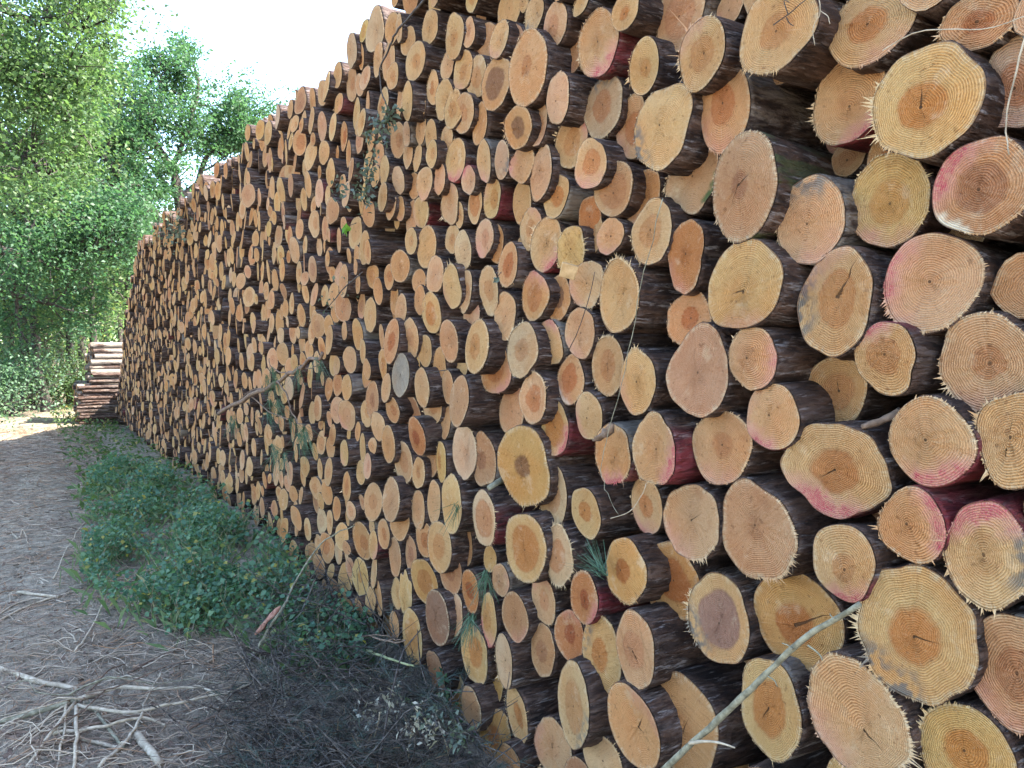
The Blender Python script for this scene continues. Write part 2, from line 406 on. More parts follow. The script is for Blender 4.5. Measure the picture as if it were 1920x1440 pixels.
CUT = mat_cut(); BARK = mat_bark()
LOGS = """
1 200 70 260 360 p h.6 F8 - | pale pinkish log end with white lower left edge, cut by the top border
1 310 265 270 350 c h.45 F9 F11 P11 + | cream log end with frayed left edge and small orange heart
1 450 40 150 180 p P8 - | small pinkish log end cut by the top border
1 690 140 380 430 c h.4 F7 + | big cream log end with thin dark twig across its top
1 1160 120 440 400 c H.42 P5 F2 | cream log end with deep orange heart at the top border
1 1700 100 400 290 p H.4 F4 F9 | pinkish log end with orange heart in the top right corner
1 1045 500 380 440 c P5* F8 F9 - | cream log end with splintered left edge and pink stripe below
1 1440 500 520 580 y H.42 F8 F9 K12 +r | big yellow log end with bold rings and orange heart
1 1880 420 360 470 w H.45 P7 - | whitish log end with orange heart at the right border
1 425 540 245 450 t H.45 P7 F6 | tan oval log end with long orange heart and white lower tip
1 525 930 340 540 b h.25 K2 K7 + | big brown log end with small star shaped heart
1 115 630 270 430 y r S8 + | large yellow oval log end with fine rings
1 265 875 260 390 c F9 M4 | rough cream log end with green moss on its lower right edge
1 1250 1000 410 470 y h.5 P8 P6 | yellow log end with round tan heart and pink left rim
1 1720 930 520 480 b h.5 P10* P11 w | big orange brown log end with red paint on its upper left rim
1 855 1100 360 440 p S12 F8 P5 r | pinkish log end with grey stained top and pale rings
1 230 1280 200 360 O P7 n | narrow deep orange log end with a red lower tip
2 525 225 385 450 y r K9 P6 + | big yellow log end with fine rings and a red knot at lower left
2 980 310 425 560 y h.5 S7 S9 P11 K1* r + | big grey edged log end with a dark crack to its top
2 1465 210 470 500 p r P10* P8 F7 F8 | large pinkish log end with red upper left rim and frayed bottom
2 1740 610 480 500 c r h.3 P6 F8 F7 | large cream log end with dark pith at the right border
2 1230 590 350 360 t h.5 P11* + | round tan log end with large heart and pink upper left
2 990 745 325 340 t h.55 K12 - | round brownish log end with heart ring and upright crack
2 245 395 230 270 o H.38 | small orange yellow log end with egg shaped heart
2 295 660 290 460 b r p + | large dusky brown log end with angular outline and arched rings
2 565 590 245 310 p r P4 P3 + | round pinkish log end with fine rings and long bark behind
2 665 885 300 330 p r P7* P10 P6* + | round log end with crimson lower left and pink upper left
2 410 1035 325 375 t r P6 h.35 | round tan log end with fine rings and thin pink lower rim
2 985 1150 520 470 c H.45 P7* P6* K8 r + | large cream log end with off centre orange heart and red lower left
2 1460 1010 440 450 t r P5* P6 + | large tan log end with crimson lower right rim
2 1880 1000 380 520 c F9 F8 F10 r + | cream log end with spiky frayed left edge at the right border
3 260 210 270 380 c K2 P7 F5 + | cream log end with a small square crack in its middle
3 590 260 390 500 b F4 F5 u r + | big purplish brown log end with white frayed right edge
3 1020 410 330 380 c P6* h.35 P5 + | round cream log end with wide pink lower edge
3 1365 230 340 390 t r P2* P3* P12 F9 + | round tan log end with red right side and bristly left
3 1740 380 430 540 c r P12* P11* F9 F6 S3 + | large cream log end with crimson top rim and dark pith
3 170 505 265 390 Y H.6 - | mustard log end with ragged orange heart
3 395 695 310 440 c U.65 F8 F9 S8 | log end with big purple heart and white frayed left edge
3 795 705 440 500 Y H.4 K2* r - | big mustard log end with dark torn crack above the heart
3 1395 775 590 670 y H.42 F8 F9 S7 K3 r + | largest log end, yellow with bold rings and grey frayed left edge
3 1870 960 350 600 t r P7 h.4 | tall tan log end at the lower right border
3 655 1145 325 500 y H.55 K7 | yellow log end with rough orange heart behind the stick
3 1090 1190 500 600 p P8 F3 F4 K4 r + | large slanted pinkish log end with an oval knot near its top
3 1640 1380 490 500 y H.45 F9 F10 F11 | yellow log end with spiky left edge in the lower right corner
6 1825 1230 330 500 o X K1 | broken tan log end with a torn upper edge behind the stick
4 1525 55 150 175 y H.4 r + | small yellow log end touching the top left of the pale log
4 1390 215 185 335 c r P5* P6 R + | cream ringed log end with crimson stained bark on its right
4 1255 235 125 255 p P7 r -
4 1175 125 125 235 p h.45 P9 P8 | pink rimmed log end left of the crimson barked log
4 1305 20 110 120 y
4 1070 70 100 180 c S7
4 1020 15 50 90 c -
4 1620 330 150 290 y h.35 F10 F9 | yellow log end with bristly left edge and small orange heart
4 1418 535 200 315 g h.5 H.5 S12 | greyish log end with strong orange heart and a knot
4 1560 635 170 320 t H.5 P8 -
4 1258 705 155 275 y h.5 P1 P2 F10
4 1352 820 150 250 c H.5 P7 P6 +
4 1470 945 190 275 t h.65 | tan log end with a wide pale orange heart
4 1615 990 185 290 o r P6 -
4 1660 1160 195 330 c h.5 F8 + | cream log end crossed by a thin hanging stem
4 1350 1080 110 200 O -
4 1450 1180 130 190 p P8 P6 u | smooth pink purple log end
4 1360 1170 120 210 c h.4 -
4 1180 980 140 220 y H.45 F11 D | yellow log end with orange heart and peeled wood behind
4 1105 865 130 280 p u | smooth mauve oval log end
4 1010 820 105 190 p P9 P10
4 1010 1010 100 220 t -
4 1055 1145 100 215 c h.4 P1
4 1130 1220 130 280 y s P5* F10 | striped yellow log end with pink lower right
4 1255 1250 130 230 y X F8 F7 F10 F3 | splintered pale log end with shredded edges
4 1190 490 130 270 p u + | smooth pinkish log end left of the strong orange heart
4 1145 390 90 225 y F9 F10
4 1040 340 170 385 t r h.25 + | tall tan log end, longest of the upper middle
4 975 215 90 185 p P9 P2
4 895 195 80 195 c P7 +
4 830 205 95 180 p P8 -
4 745 163 60 155 c h.4
4 672 180 80 240 c h.35
4 880 415 130 270 t B.6 + | tan log end with large brown heart high on the stack
4 785 385 105 195 c h.5
4 715 350 100 200 c P7 h.4
4 637 325 60 150 c
4 620 495 85 205 y
4 668 545 75 200 c F9 h.4
4 718 565 105 205 t h.4
4 800 620 105 220 o s | striped orange log end of the upper middle
4 990 635 115 210 o B.5 F9 + | ochre log end with dark heart and frayed left edge
4 1092 620 95 225 c h.4 P5
4 565 440 60 170 c H.4
4 500 520 75 190 o h.4
4 545 325 75 180 c H.5
4 550 135 70 175 c | pale log end with long smooth bark behind
4 477 305 100 190 c h.35 +
4 440 205 60 150 c
4 395 140 40 145 c
4 360 140 52 170 t
4 275 150 70 222 g
4 158 250 63 165 g
4 88 375 48 130 c
4 32 430 50 150 c
4 207 285 45 130 o h.4
4 290 295 45 180 c
4 345 310 65 200 c h.4
4 362 380 55 130 c h.4 +
4 225 390 48 125 c h.4
4 160 420 50 180 c h.4
4 315 520 70 170 c H.4
4 400 500 60 185 c
4 437 505 65 200 c +
4 183 570 60 160 c -
4 207 612 50 145 y h.4 +
4 120 680 60 145 o H.5
4 255 680 60 150 t
4 345 690 50 160 c -
4 390 700 60 180 t h.4
4 295 755 45 170 c
4 432 670 28 130 w
4 505 645 52 160 c
4 555 680 52 170 c
4 635 700 65 145 c
4 558 770 62 140 c h.4 +
4 488 790 42 140 c
4 440 770 40 145 c
4 678 800 95 220 y P6* P7 | yellow log end with pink foot and a dark leaf stuck on
4 598 895 65 155 p P8
4 742 900 70 145 p P11* P1 | small bright pink topped log end
4 820 805 90 215 c P7 P6
4 910 800 90 200 g S2 S4 F2 | log end mottled with blue grey mould
4 775 1025 75 190 c H.6
4 860 990 75 210 y h.45 P11 F12 R | log end with a crimson knot on its bark
4 650 1020 90 200 c P12 F8
4 696 1075 45 135 c h.4
4 522 915 65 170 c P6 + 
4 472 930 60 135 o -
4 505 1060 75 160 c P8 F4 R
4 458 1090 60 180 t -
4 400 1045 48 125 o P6
4 355 1030 55 140 p P12
4 313 985 65 150 c
4 392 900 60 140 w
4 365 870 50 150 p -
4 322 850 55 145 c
4 240 830 60 170 c
4 275 880 45 110 c
4 245 1070 60 135 o
4 455 1205 55 135 c h.4
4 533 1235 95 220 t s u | smooth tan log end with slanting saw lines
4 663 1195 65 145 c h.4
4 715 1250 75 205 w s F8 | whitish log end with saw stripes
4 822 1190 85 190 p h.45 P7 P8
4 878 1215 75 210 o Z - | hollow log end with a black cavity
4 940 1325 95 230 o H.55 +
5 845 250 100 250 c h.4
5 575 172 70 190 p u
5 660 235 75 230 c P8 F12
5 728 255 68 220 c h.4
5 1075 280 140 250 o h.6 P12 P1 | orange log end with wavy heart and pink top
5 1190 290 130 230 o B.45 | amber log end with dark split heart
5 1332 220 165 240 c s F5 P8 | striped cream log end beside the big ringed one
5 1495 280 200 380 y r F12 F1 + | tall yellow log end with bold rings and peeled pole behind
5 1300 465 138 260 c r P7
5 1440 630 165 310 t h.5 r F12
5 1588 710 178 330 y r P8 F12 + | cream log end with very bold rings and a stem across
5 925 378 98 250 p s
5 760 370 85 130 p P2 -
5 785 533 115 270 y h.45 + | pale yellow oval log end with a pale heart
5 880 645 135 260 o h.5 P4 P5 K6 | orange log end with pink lower right and a lobe below
5 1012 550 140 275 w h.4 F11 F10 r +
5 1150 515 135 230 c r P12 P1
5 1255 700 150 255 o H.6 P7 w | rough orange log end with a white mark on its right edge
5 1065 790 130 270 c H.5 F2 + | front log end of the overlapping pair with orange heart
5 960 850 130 255 p P12 r - | rear log end of the overlapping pair
5 1175 945 120 280 y H.65 P4* P5 R | log end with big orange heart and pink right rim
5 1345 880 122 250 c r P9 P8 P10 | pink left edged log end with a loose bark flap
5 1463 1070 178 310 o P6* F5 | orange tan log end with red foot
5 1670 1050 240 360 t r P4* P3 + | round tan log end with crimson right side and curved rings
5 645 505 78 215 b u + | smooth brown oval log end in front of a pink topped one
5 610 435 50 165 p P12 P1 -
5 558 365 75 210 y H.55
5 500 300 58 150 t s
5 495 205 55 120 o
5 405 345 55 150 p
5 372 300 48 155 o -
5 400 130 62 165 o
5 345 185 45 130 o h.4
5 290 255 52 135 o
5 455 487 80 200 p h.45 F8
5 525 555 62 165 t s
5 600 635 72 200 o
5 712 630 60 130 y -
5 640 735 62 180 t
5 695 805 105 260 b u s + | big smooth brown log end with a frayed top
5 630 915 65 165 t -
5 563 835 75 180 c h.4 F9
5 510 738 75 205 c +
5 470 640 55 150 y h.4
5 403 675 75 225 G K6 r s + | weathered silver grey log end
5 357 505 80 235 o H.4 s +
5 315 620 50 165 o h.4
5 330 740 52 145 c
5 262 800 60 190 b h.4
5 438 880 100 245 b s K12 -
5 485 982 92 200 O H.4 r + | dark orange log end with round rings
5 363 850 58 130 o h.4
5 290 930 65 145 c r
5 342 1020 65 190 b u
5 418 1112 105 210 c F7 h.5 | pinkish cream log end below the dark orange one
5 493 1165 60 155 t h.4
5 558 1060 90 250 b u -
5 607 1110 75 210 Y h.4 +
5 722 1060 102 275 w r F2 + | whitish grey log end with very fine rings
5 820 1100 98 280 b h.35 s | reddish brown log end with upright saw lines
5 1020 1130 205 410 Y B.25 u + | tall mustard log end with small dark heart
5 1165 1280 165 320 g h.5 F8 s | greyish log end with faint pink heart right of the mustard one
6 1330 165 152 260 y H.35 r + | round yellow log end with small heart and long dark bark
6 1635 130 180 285 c H.4 P6 P7 - | log end with small orange heart and rosy foot
6 355 100 85 220 b s +
6 265 110 65 190 c h.4
6 398 215 68 170 t s
6 492 150 75 200 t
6 570 110 70 220 c s
6 658 120 92 300 y +
6 820 190 130 285 w H.65 F3 F4 R + | frayed whitish log end with long orange heart and red bark
6 722 310 98 245 t r h.4 -
6 597 335 92 255 y h.5 +
6 525 297 60 180 o h.4
6 652 460 90 220 b h.4 P12
6 522 508 105 235 Y h.5
6 455 370 60 180 b h.4
6 375 385 55 200 b u
6 318 270 55 155 o h.4
6 212 305 85 180 o h.4
6 1028 340 165 355 y H.65 + | tall yellow log end with a large tan heart
6 1192 375 158 300 w H.5 F2 F3 F5 F6 F8 F10 F12 | pale log end shaggy all around its rim
6 1530 455 210 320 Y H.35 r + | mustard log end with dark egg heart and bold rings
6 850 395 80 130 Y -
6 903 500 75 165 p P3
6 752 555 80 220 O H.4 r | rusty orange log end with red rings
6 1118 600 128 245 p h.4 P12 P11
6 1320 588 140 268 O H.35 P4* r + | rusty red log end with dark heart and crimson right edge
6 975 685 115 250 b r P5 + | smooth reddish brown log end
6 845 700 85 265 y h.5 P7* P6*
6 678 675 82 200 p s
6 587 690 115 275 B u + | dark brown smooth log end
6 428 570 50 230 y X F6 F5 | splintered narrow log end
6 385 570 45 155 c -
6 293 590 52 175 o
6 252 605 42 140 y
6 202 485 55 190 y h.3
6 270 460 42 165 c
6 265 735 80 110 c -
6 372 725 45 140 o
6 462 785 85 285 y h.6 + | pale yellow log end beside the twiggy brush
6 1248 780 135 255 O H.35 P12 r | orange red log end with concentric heart
6 1410 872 180 390 y H.4 S10 F12 | speckled yellow log end with a red notch
6 1578 850 180 390 p h.5 K5 s + | tall pinkish tan log end with a crack in its heart
6 1115 852 118 265 b h.4
6 920 905 98 270 w F7 + | pale grey log end hanging in front
6 772 870 130 290 y H.5 S12
6 868 1005 95 230 Y -
6 580 965 88 230 b u
6 675 1085 130 320 y h.5 S7 -
6 757 1145 90 220 b +
6 985 1175 108 290 y H.45 F9 F3 | yellow log end with bristly rim and long dark bark
6 1268 1125 195 430 c h.6 S7 S4 u + | tall greenish cream log end
6 1567 1235 262 420 o K1 K4 K7 K10 K12 P1 + | orange tan log end with star shaped cracks
6 875 1275 130 260 Y H.4 P6
6 955 1400 125 150 b +
6 1165 1340 155 280 p P9 K12 | pink log end at the bottom border
6 1420 1410 220 240 w F11 F1 F10 | pale frayed log end at the bottom border
"""
# ------------------------------------------------------------------ logs
TONES = {  # sapwood, heartwood
    'c': ((0.62, 0.380, 0.178), (0.55, 0.245, 0.092)), 'y': ((0.62, 0.385, 0.155), (0.55, 0.240, 0.075)),
    'Y': ((0.56, 0.310, 0.095), (0.46, 0.175, 0.050)), 't': ((0.57, 0.315, 0.140), (0.50, 0.210, 0.080)),
    'p': ((0.62, 0.345, 0.178), (0.55, 0.240, 0.110)), 'o': ((0.58, 0.285, 0.108), (0.49, 0.178, 0.058)),
    'O': ((0.49, 0.195, 0.066), (0.35, 0.100, 0.032)), 'b': ((0.46, 0.240, 0.118), (0.38, 0.160, 0.074)),
    'B': ((0.29, 0.150, 0.080), (0.27, 0.125, 0.060)), 'g': ((0.51, 0.345, 0.188), (0.49, 0.240, 0.108)),
    'G': ((0.29, 0.240, 0.180), (0.24, 0.190, 0.140)), 'w': ((0.65, 0.440, 0.260), (0.56, 0.275, 0.130)),
}
_m = (0.585, 0.335, 0.150)
TONES = {k: (tuple(.74 * a + .26 * b for a, b in zip(v[0], _m)) if k not in 'GBO' else v[0], v[1]) for k, v in TONES.items()}
def clock(h): return (math.sin(h * math.pi / 6), math.cos(h * math.pi / 6))

def outline(rx, rz, ns, irr, seed):
    r_ = np.random.default_rng(seed)
    th = np.arange(ns) / ns * 2 * np.pi
    f = np.ones(ns)
    for k, a in ((2, .022), (3, .030), (4, .018), (5, .014), (7, .010), (11, .006)):
        f += irr * a * r_.normal() * np.cos(k * th + r_.uniform(0, 6.28))
    return np.stack([rx * np.sin(th) * f, rz * np.cos(th) * f], axis=1), th

def frame(yaw, pit):
    """in-face right (towards the viewer's right), up and outward normal of a log end, turned a little"""
    M = Matrix.Rotation(yaw, 3, 'Z') @ Matrix.Rotation(pit, 3, 'Y')
    return [np.array(M @ Vector(v)) for v in ((0, -1, 0), (0, 0, 1), (-1, 0, 0))]

def log_parts(cut, bark, C, rx, rz, spec, seed, ns, nr, length, yaw=0.0, pit=0.0, cyaw=0.0, cpit=0.0, segs=6):
    """append one log to two builders: its sawn end (cut) and its bark body (bark). C: centre of the sawn end"""
    r_ = np.random.default_rng(seed)
    C = np.array(tuple(C))
    P2, th = outline(rx, rz, ns, spec.get('irr', 1.0), seed)
    U, V_, N = frame(cyaw, cpit)          # the saw cut may be a little out of square
    _, _, AX = frame(yaw, pit)            # axis of the log
    rm = 0.5 * (rx + rz)
    pith = np.array([r_.normal(0, .07) * rx, r_.normal(0, .08) * rz]) if 'pith' not in spec else np.array(spec['pith']) * (rx, rz)
    ts = np.linspace(0, 1, nr + 1)[1:]
    L2 = [pith[None, :]] + [pith + t * (P2 - pith) for t in ts]
    L2 = np.concatenate(L2)
    tt = np.concatenate([[0]] + [np.full(ns, t) for t in ts])
    dome = 0.006 * np.cos(L2[:, 0] / rx * 1.5 + r_.uniform(0, 6)) + 0.004 * np.sin(L2[:, 1] / rz * 2.2 + r_.uniform(0, 6))
    dome += r_.normal(0, .0012, len(L2))
    dome *= 1 - tt ** 3
    bst = 0.012 if spec.get('step') else 0.004
    for kx, ky, amp in spec.get('step', []):
        dome += amp * (1 / (1 + np.exp(-60 * (L2[:, 0] * kx + L2[:, 1] * ky) / rm)))
    dome += 0.004 * r_.normal(0, .3, len(L2)) * (tt < .99)
    W = C + L2[:, :1] * U + L2[:, 1:] * V_ + dome[:, None] * N
    j = np.arange(ns)
    fan = np.stack([np.zeros(ns, int), 1 + (j + 1) % ns, 1 + j], axis=1)
    fs = [fan]
    if nr > 1:
        i = (np.arange(nr - 1) * ns)[:, None]
        fs.append(np.stack([1 + i + j, 1 + i + (j + 1) % ns, 1 + i + ns + (j + 1) % ns, 1 + i + ns + j], axis=-1).reshape(-1, 4))
    sap, hrt = TONES[spec['tone']]
    jit = r_.normal(1, .05) * np.array([1, r_.normal(1, .025), r_.normal(1, .05)])
    z3 = (0, 0, 0)
    pk = spec.get('pink', []); cr = spec.get('crack', [])
    const = {'tone': np.array(sap) * jit, 'hcol': np.array(spec.get('hcol', hrt)) * jit,
             'heart': spec.get('heart', (0.4, 0.25, 0.2)), 'par': (rm, (seed * 0.61803) % 17.0, spec.get('ring', 0.5)),
             'par2': (spec.get('saw', 0.15), 0, 0),
             'pinka': pk[0] if pk else z3, 'pinkb': pk[1] if len(pk) > 1 else z3, 'stain': spec.get('stain', z3),
             'moss': spec.get('moss', z3), 'white': spec.get('white', z3),
             'cracka': cr[0] if cr else z3, 'crackb': cr[1] if len(cr) > 1 else z3}
    full = lambda n: {k: np.tile(np.asarray(a, dtype=np.float32), (n, 1)) for k, a in const.items()}
    if spec.get('hollow'):
        fs = fs[1:]
    A = full(len(W)); A['lp'] = np.concatenate([L2 - pith, tt[:, None]], axis=1)
    cut.add(W, fs, A)
    # splinters standing out of the rim
    sp = list(spec.get('fringe', []))
    if ns > 24 and r_.random() < .6:
        sp += [(*clock(r_.uniform(0, 12)), 1.3, .032), (*clock(r_.uniform(0, 12)), 1.7, .024)]
    if sp:
        tri = []; lpv = []
        dens = 0.0027 if ns > 30 else 0.007
        for (dx, dy, half, ln) in sp:
            a0 = math.atan2(dx, dy); f1, f2 = r_.uniform(0, 6.28, 2)
            n = max(6, int(half * 2 * rm / dens * (.45 if half > 1 else 1)))
            for q in range(n):
                a = a0 + r_.uniform(-half, half)
                fall = 1 - 0.75 * abs(a - a0) / half
                fall *= .15 + 1.5 * abs(math.sin(a * 4.3 + f1) * math.sin(a * 9.7 + f2))
                fi = (a / (2 * np.pi) * ns) % ns
                i0 = int(fi); w = fi - i0
                p = P2[i0] * (1 - w) + P2[(i0 + 1) % ns] * w
                d = p / (np.linalg.norm(p) + 1e-9)
                s = np.array([-d[1], d[0]])
                l = ln * fall * r_.gamma(1.5, 0.67) * rm
                wd = r_.uniform(.0010, .0032) * (1 if ns > 30 else 1.6)
                tip = p + d * l + s * r_.normal(0, .35) * l
                out = r_.normal(0.2, .5) * l
                for k, (pt, o) in enumerate(((p * .965 - s * wd, .004), (p * .965 + s * wd, .004), (tip, out))):
                    tri.append(C + pt[0] * U + pt[1] * V_ + o * N)
                    lpv.append((pt[0] - pith[0], pt[1] - pith[1], 0.93))
        A = full(len(tri)); A['lp'] = np.array(lpv)
        A['tone'] = A['tone'] * 0.6 + np.array([.70, .57, .36]) * 0.4
        A['heart'] = A['heart'] * 0
        cut.add(tri, [np.arange(len(tri)).reshape(-1, 3)], A)
    # bark body
    zs = np.concatenate([[bst, bst + 0.016], bst + 0.016 + (length - 0.02) * (np.linspace(0, 1, segs) ** 1.8)[1:]])
    taper = 1 + r_.normal(0, .03) * zs
    Pb = P2 * (1 + (0.0006 + 0.005 * rm) / rm)
    rows = []; bps = []; bd = []
    dirs = P2 / np.linalg.norm(P2, axis=1)[:, None]
    rough = r_.normal(0, 1, (len(zs), ns)); rough = (rough + np.roll(rough, 1, 1)) * .5
    inner = P2 * 0.985
    rows.append(C + inner[:, :1] * U + inner[:, 1:] * V_ - bst * N)
    bps.append(np.stack([th * rm, np.zeros(ns), np.full(ns, seed * 1.37 % 60)], axis=1)); bd.append(dirs)
    for i, z in enumerate(zs):
        k = (taper[i] * (1 + rough[i] * (0.026 if i > 1 else 0.009)))[:, None]
        q = Pb * k
        m = min(1, z / 0.12)
        base = (C + q[:, :1] * U + q[:, 1:] * V_) * (1 - m) + (C + q[:, :1] * np.array([0, -1, 0]) + q[:, 1:] * np.array([0, 0, 1])) * m
        rows.append(base - z * AX)
        bps.append(np.stack([th * rm, np.full(ns, z), np.full(ns, seed * 1.37 % 60)], axis=1)); bd.append(dirs)
    nrw = len(rows)
    i = (np.arange(nrw - 1) * ns)[:, None]
    q = np.stack([i + j, i + (j + 1) % ns, i + ns + (j + 1) % ns, i + ns + j], axis=-1).reshape(-1, 4)
    nv = nrw * ns
    bark.add(np.concatenate(rows), [q, (np.arange(ns) + (nrw - 1) * ns)[None, :]],
             {'bp': np.concatenate(bps), 'bdir': np.concatenate([np.concatenate(bd), np.zeros((nv, 1))], axis=1),
              'bark2': (spec.get('peel', 0.0), spec.get('red', 0.0), spec.get('bmoss', 0.0)),
              'pinka': spec.get('redside', pk[0] if pk else z3)})

def parse(line):
    head, _, phrase = line.partition('|')
    w = head.split()
    cx, cy, ww, hh = (float(q) for q in w[1:5])
    x0, y0 = {'1': (1200, 0), '2': (1200, 450), '3': (1200, 900), '4': (600, 0), '5': (600, 450), '6': (600, 900)}[w[0]]
    sp = {'tone': w[5], 'pink': [], 'fringe': [], 'crack': []}
    front = 0
    for k in w[6:]:
        c = k[0]
        star = k.endswith('*')
        val = k[1:].rstrip('*')
        if c in 'hHBU':
            r0 = float(val)
            sp['heart'] = (r0, 0.78 if c == 'h' else 0.92, 0.26)
            hc = TONES[w[5]][1]
            if c == 'H': sp['hcol'] = (hc[0] * .98, hc[1] * .86, hc[2] * .76)
            if c == 'B': sp['hcol'] = (.27, .12, .055)
            if c == 'U': sp['hcol'] = (.33, .17, .125)
        elif c == 'P': sp['pink'].append((*clock(float(val)), 1.0 if star else 0.42))
        elif c == 'F': sp['fringe'].append((*clock(float(val)), 0.6, 0.11))
        elif c == 'S': sp['stain'] = (*clock(float(val)), 1.0)
        elif c == 'M': sp['moss'] = (*clock(float(val)), 1.0)
        elif c == 'K': sp['crack'].append((*clock(float(val)), 0.95 if star else 0.5))
        elif c == 'w': sp['white'] = (*clock(7), 1.0)
        elif c == 'R': sp['red'] = 0.6; sp['redside'] = (*clock(4.5), 1.0)
        elif c == 'r': sp['ring'] = 1.0
        elif c == 's': sp['saw'] = 0.75
        elif c == 'u': sp['ring'] = 0.15
        elif c == 'n': sp['irr'] = 1.8; sp['ring'] = 0.2
        elif c == 'X': sp['irr'] = 2.4; sp['ring'] = 0.15; sp['saw'] = 0.9
        elif c == 'Z': sp['hollow'] = True
        elif c == 'D': sp['peel'] = 1.0
        elif c == '+': front = 1
        elif c == '-': front = -1
    return (x0 + cx * .375, y0 + cy * .375, ww * .375, hh * .375, sp, front, phrase.strip(), w[5])

traced = [parse(l) for l in LOGS.strip().splitlines()]
lr = np.random.default_rng(21)
NAMES = {'c': 'cream', 'y': 'yellowish', 'Y': 'mustard', 't': 'tan', 'p': 'pinkish', 'o': 'orange tan', 'O': 'rusty orange',
         'b': 'brownish', 'B': 'dark brown', 'g': 'greyish', 'G': 'grey', 'w': 'whitish'}
recs = []
for k, (u, v, w, h, sp, front, phrase, tone) in enumerate(traced):
    p = 0.05 * front + lr.normal(0, .014)
    c = on_face(u, v, p)
    top, bot = on_face(u, v - h / 2, p), on_face(u, v + h / 2, p)
    lft, rgt = on_face(u - w / 2, v, p), on_face(u + w / 2, v, p)
    rz = (top.z - bot.z) / 2
    rx = abs(lft.y - rgt.y) / 2
    c.y = (lft.y + rgt.y) / 2
    rx = min(max(rx, rz * .72), rz * 1.28)
    recs.append(dict(u=u, v=v, c=c, rx=rx, rz=rz, sp=sp, phrase=phrase, tone=tone, k=k, p=p))

# --- a label for every log: its own look, or where it lies next to a log that stands out
anchors = [r for r in recs if r['phrase']]
used = {}
def dirword(du, dv):
    a = math.degrees(math.atan2(-dv, du)) % 360
    return ['right of', 'above and right of', 'above', 'above and left of', 'left of', 'below and left of', 'below', 'below and right of'][int((a + 22.5) // 45) % 8]
def short(ph):
    ph = ph.split(',')[0]
    return ph
ORD = ['', 'second ', 'third ', 'fourth ', 'fifth ', 'sixth ']
for r in recs:
    if r['phrase']:
        r['label'] = r['phrase']; continue
    cand = sorted(anchors, key=lambda a: (a['u'] - r['u']) ** 2 + ((a['v'] - r['v']) * .8) ** 2 + 400 * max(0, len(a['phrase'].split()) - 9) ** 2)
    size = 'small ' if r['rz'] < .085 else ('large ' if r['rz'] > .125 else '')
    feats = ''
    if r['sp']['pink']: feats = 'pink stained '
    elif r['sp'].get('heart', (0, 0))[1] > .9: feats = 'orange hearted '
    best = None
    for a in cand[:14]:
        dw = dirword(r['u'] - a['u'], r['v'] - a['v'])
        lab = f"{size}{feats}{NAMES[r['tone']]} log end {dw} the {short(a['phrase'])}"
        key = (dw, a['k'])
        n = used.get(key, 0)
        if n == 0 and len(lab.split()) <= 16:
            best = (key, lab); break
    if best is None:
        for a in cand[:14]:
            dw = dirword(r['u'] - a['u'], r['v'] - a['v'])
            n = used.get((dw, a['k']), 0)
            lab = f"{NAMES[r['tone']]} log end, {ORD[min(n, 5)]}one {dw} the {short(a['phrase'])}"
            if len(lab.split()) <= 16:
                best = ((dw, a['k']), lab); break
    if best is None: best = (('x', r['k']), f"{size}{NAMES[r['tone']]} log end in the pile")
    used[best[0]] = used.get(best[0], 0) + 1
    r['label'] = best[1]

def add_log(r, seed):
    cut, bark = MB(), MB()
    near = r['rz'] / max(0.5, to_px(r['c'])[2])
    ns, nr = (64, 7) if near > .035 else ((44, 5) if near > .018 else (28, 3))
    yaw, pit = lr.normal(0, R(2.2)), lr.normal(0, R(1.5))
    far = smooth(2, 6, r['c'].y)
    log_parts(cut, bark, r['c'], r['rx'], r['rz'], r['sp'], seed, ns, nr, lr.uniform(2.2, 2.5), yaw, pit,
              yaw + lr.normal(0, R(4 + 2 * far)), pit + lr.normal(0, R(3.5)), 15)
    t = thing('log', r['label'], 'log', r['c'], 'sawn pine logs stacked in the big pile')
    loc = tuple(r['c'])
    obj('bark', bark.mesh('bark', BARK, loc, True), t)
    ce = obj('cut_end', cut.mesh('cut_end', CUT, loc, False), t)
    return t

for i, r in enumerate(recs):
    if r['sp'].get('peel') is None and lr.random() < .14: r['sp']['peel'] = 0.8
    if r['sp'].get('red') is None and any(p[2] > .9 for p in r['sp']['pink']): r['sp']['red'] = 0.7
    if abs(r['u'] - 1400) < 60 and abs(r['v'] - 347) < 30: r['sp']['bmoss'] = 1.0
    if r['sp']['tone'] != 'G' and 'heart' not in r['sp']: r['sp']['heart'] = (0.25 + 0.3 * lr.random(), 0.35 * lr.random(), 0.22)
    if 'ring' not in r['sp']: r['sp']['ring'] = 0.3 + 0.6 * lr.random()
    add_log(r, 1000 + i)

# --- the rest of the pile: smaller in the picture, one mass
TOPZ = 3.32
def pile_end(z): return 14.6 + (TOPZ - z) * 1.75
def pile_top(y): return TOPZ + 0.05 * math.sin(y * 2.3) + 0.05 * math.sin(y * 5.1 + 1)
cell = 0.30
hash_ = {}
def put(y, z, r): hash_.setdefault((int(y // cell), int(z // cell)), []).append((y, z, r))
def free(y, z, r, f):
    iy, iz = int(y // cell), int(z // cell)
    for a in (-1, 0, 1):
        for b in (-1, 0, 1):
            for (qy, qz, qr) in hash_.get((iy + a, iz + b), ()):
                if (qy - y) ** 2 + (qz - z) ** 2 < ((qr + r) * f) ** 2: return False
    return True
for r in recs: put(r['c'].y, r['c'].z, math.sqrt(r['rx'] * r['rz']))
fill = []
fr = np.random.default_rng(5)
sched = [(.088, .102, 200, .97), (.076, .088, 2600, .985), (.065, .076, 22000, .98), (.055, .065, 50000, .98), (.046, .055, 60000, .975), (.037, .046, 50000, .97)]
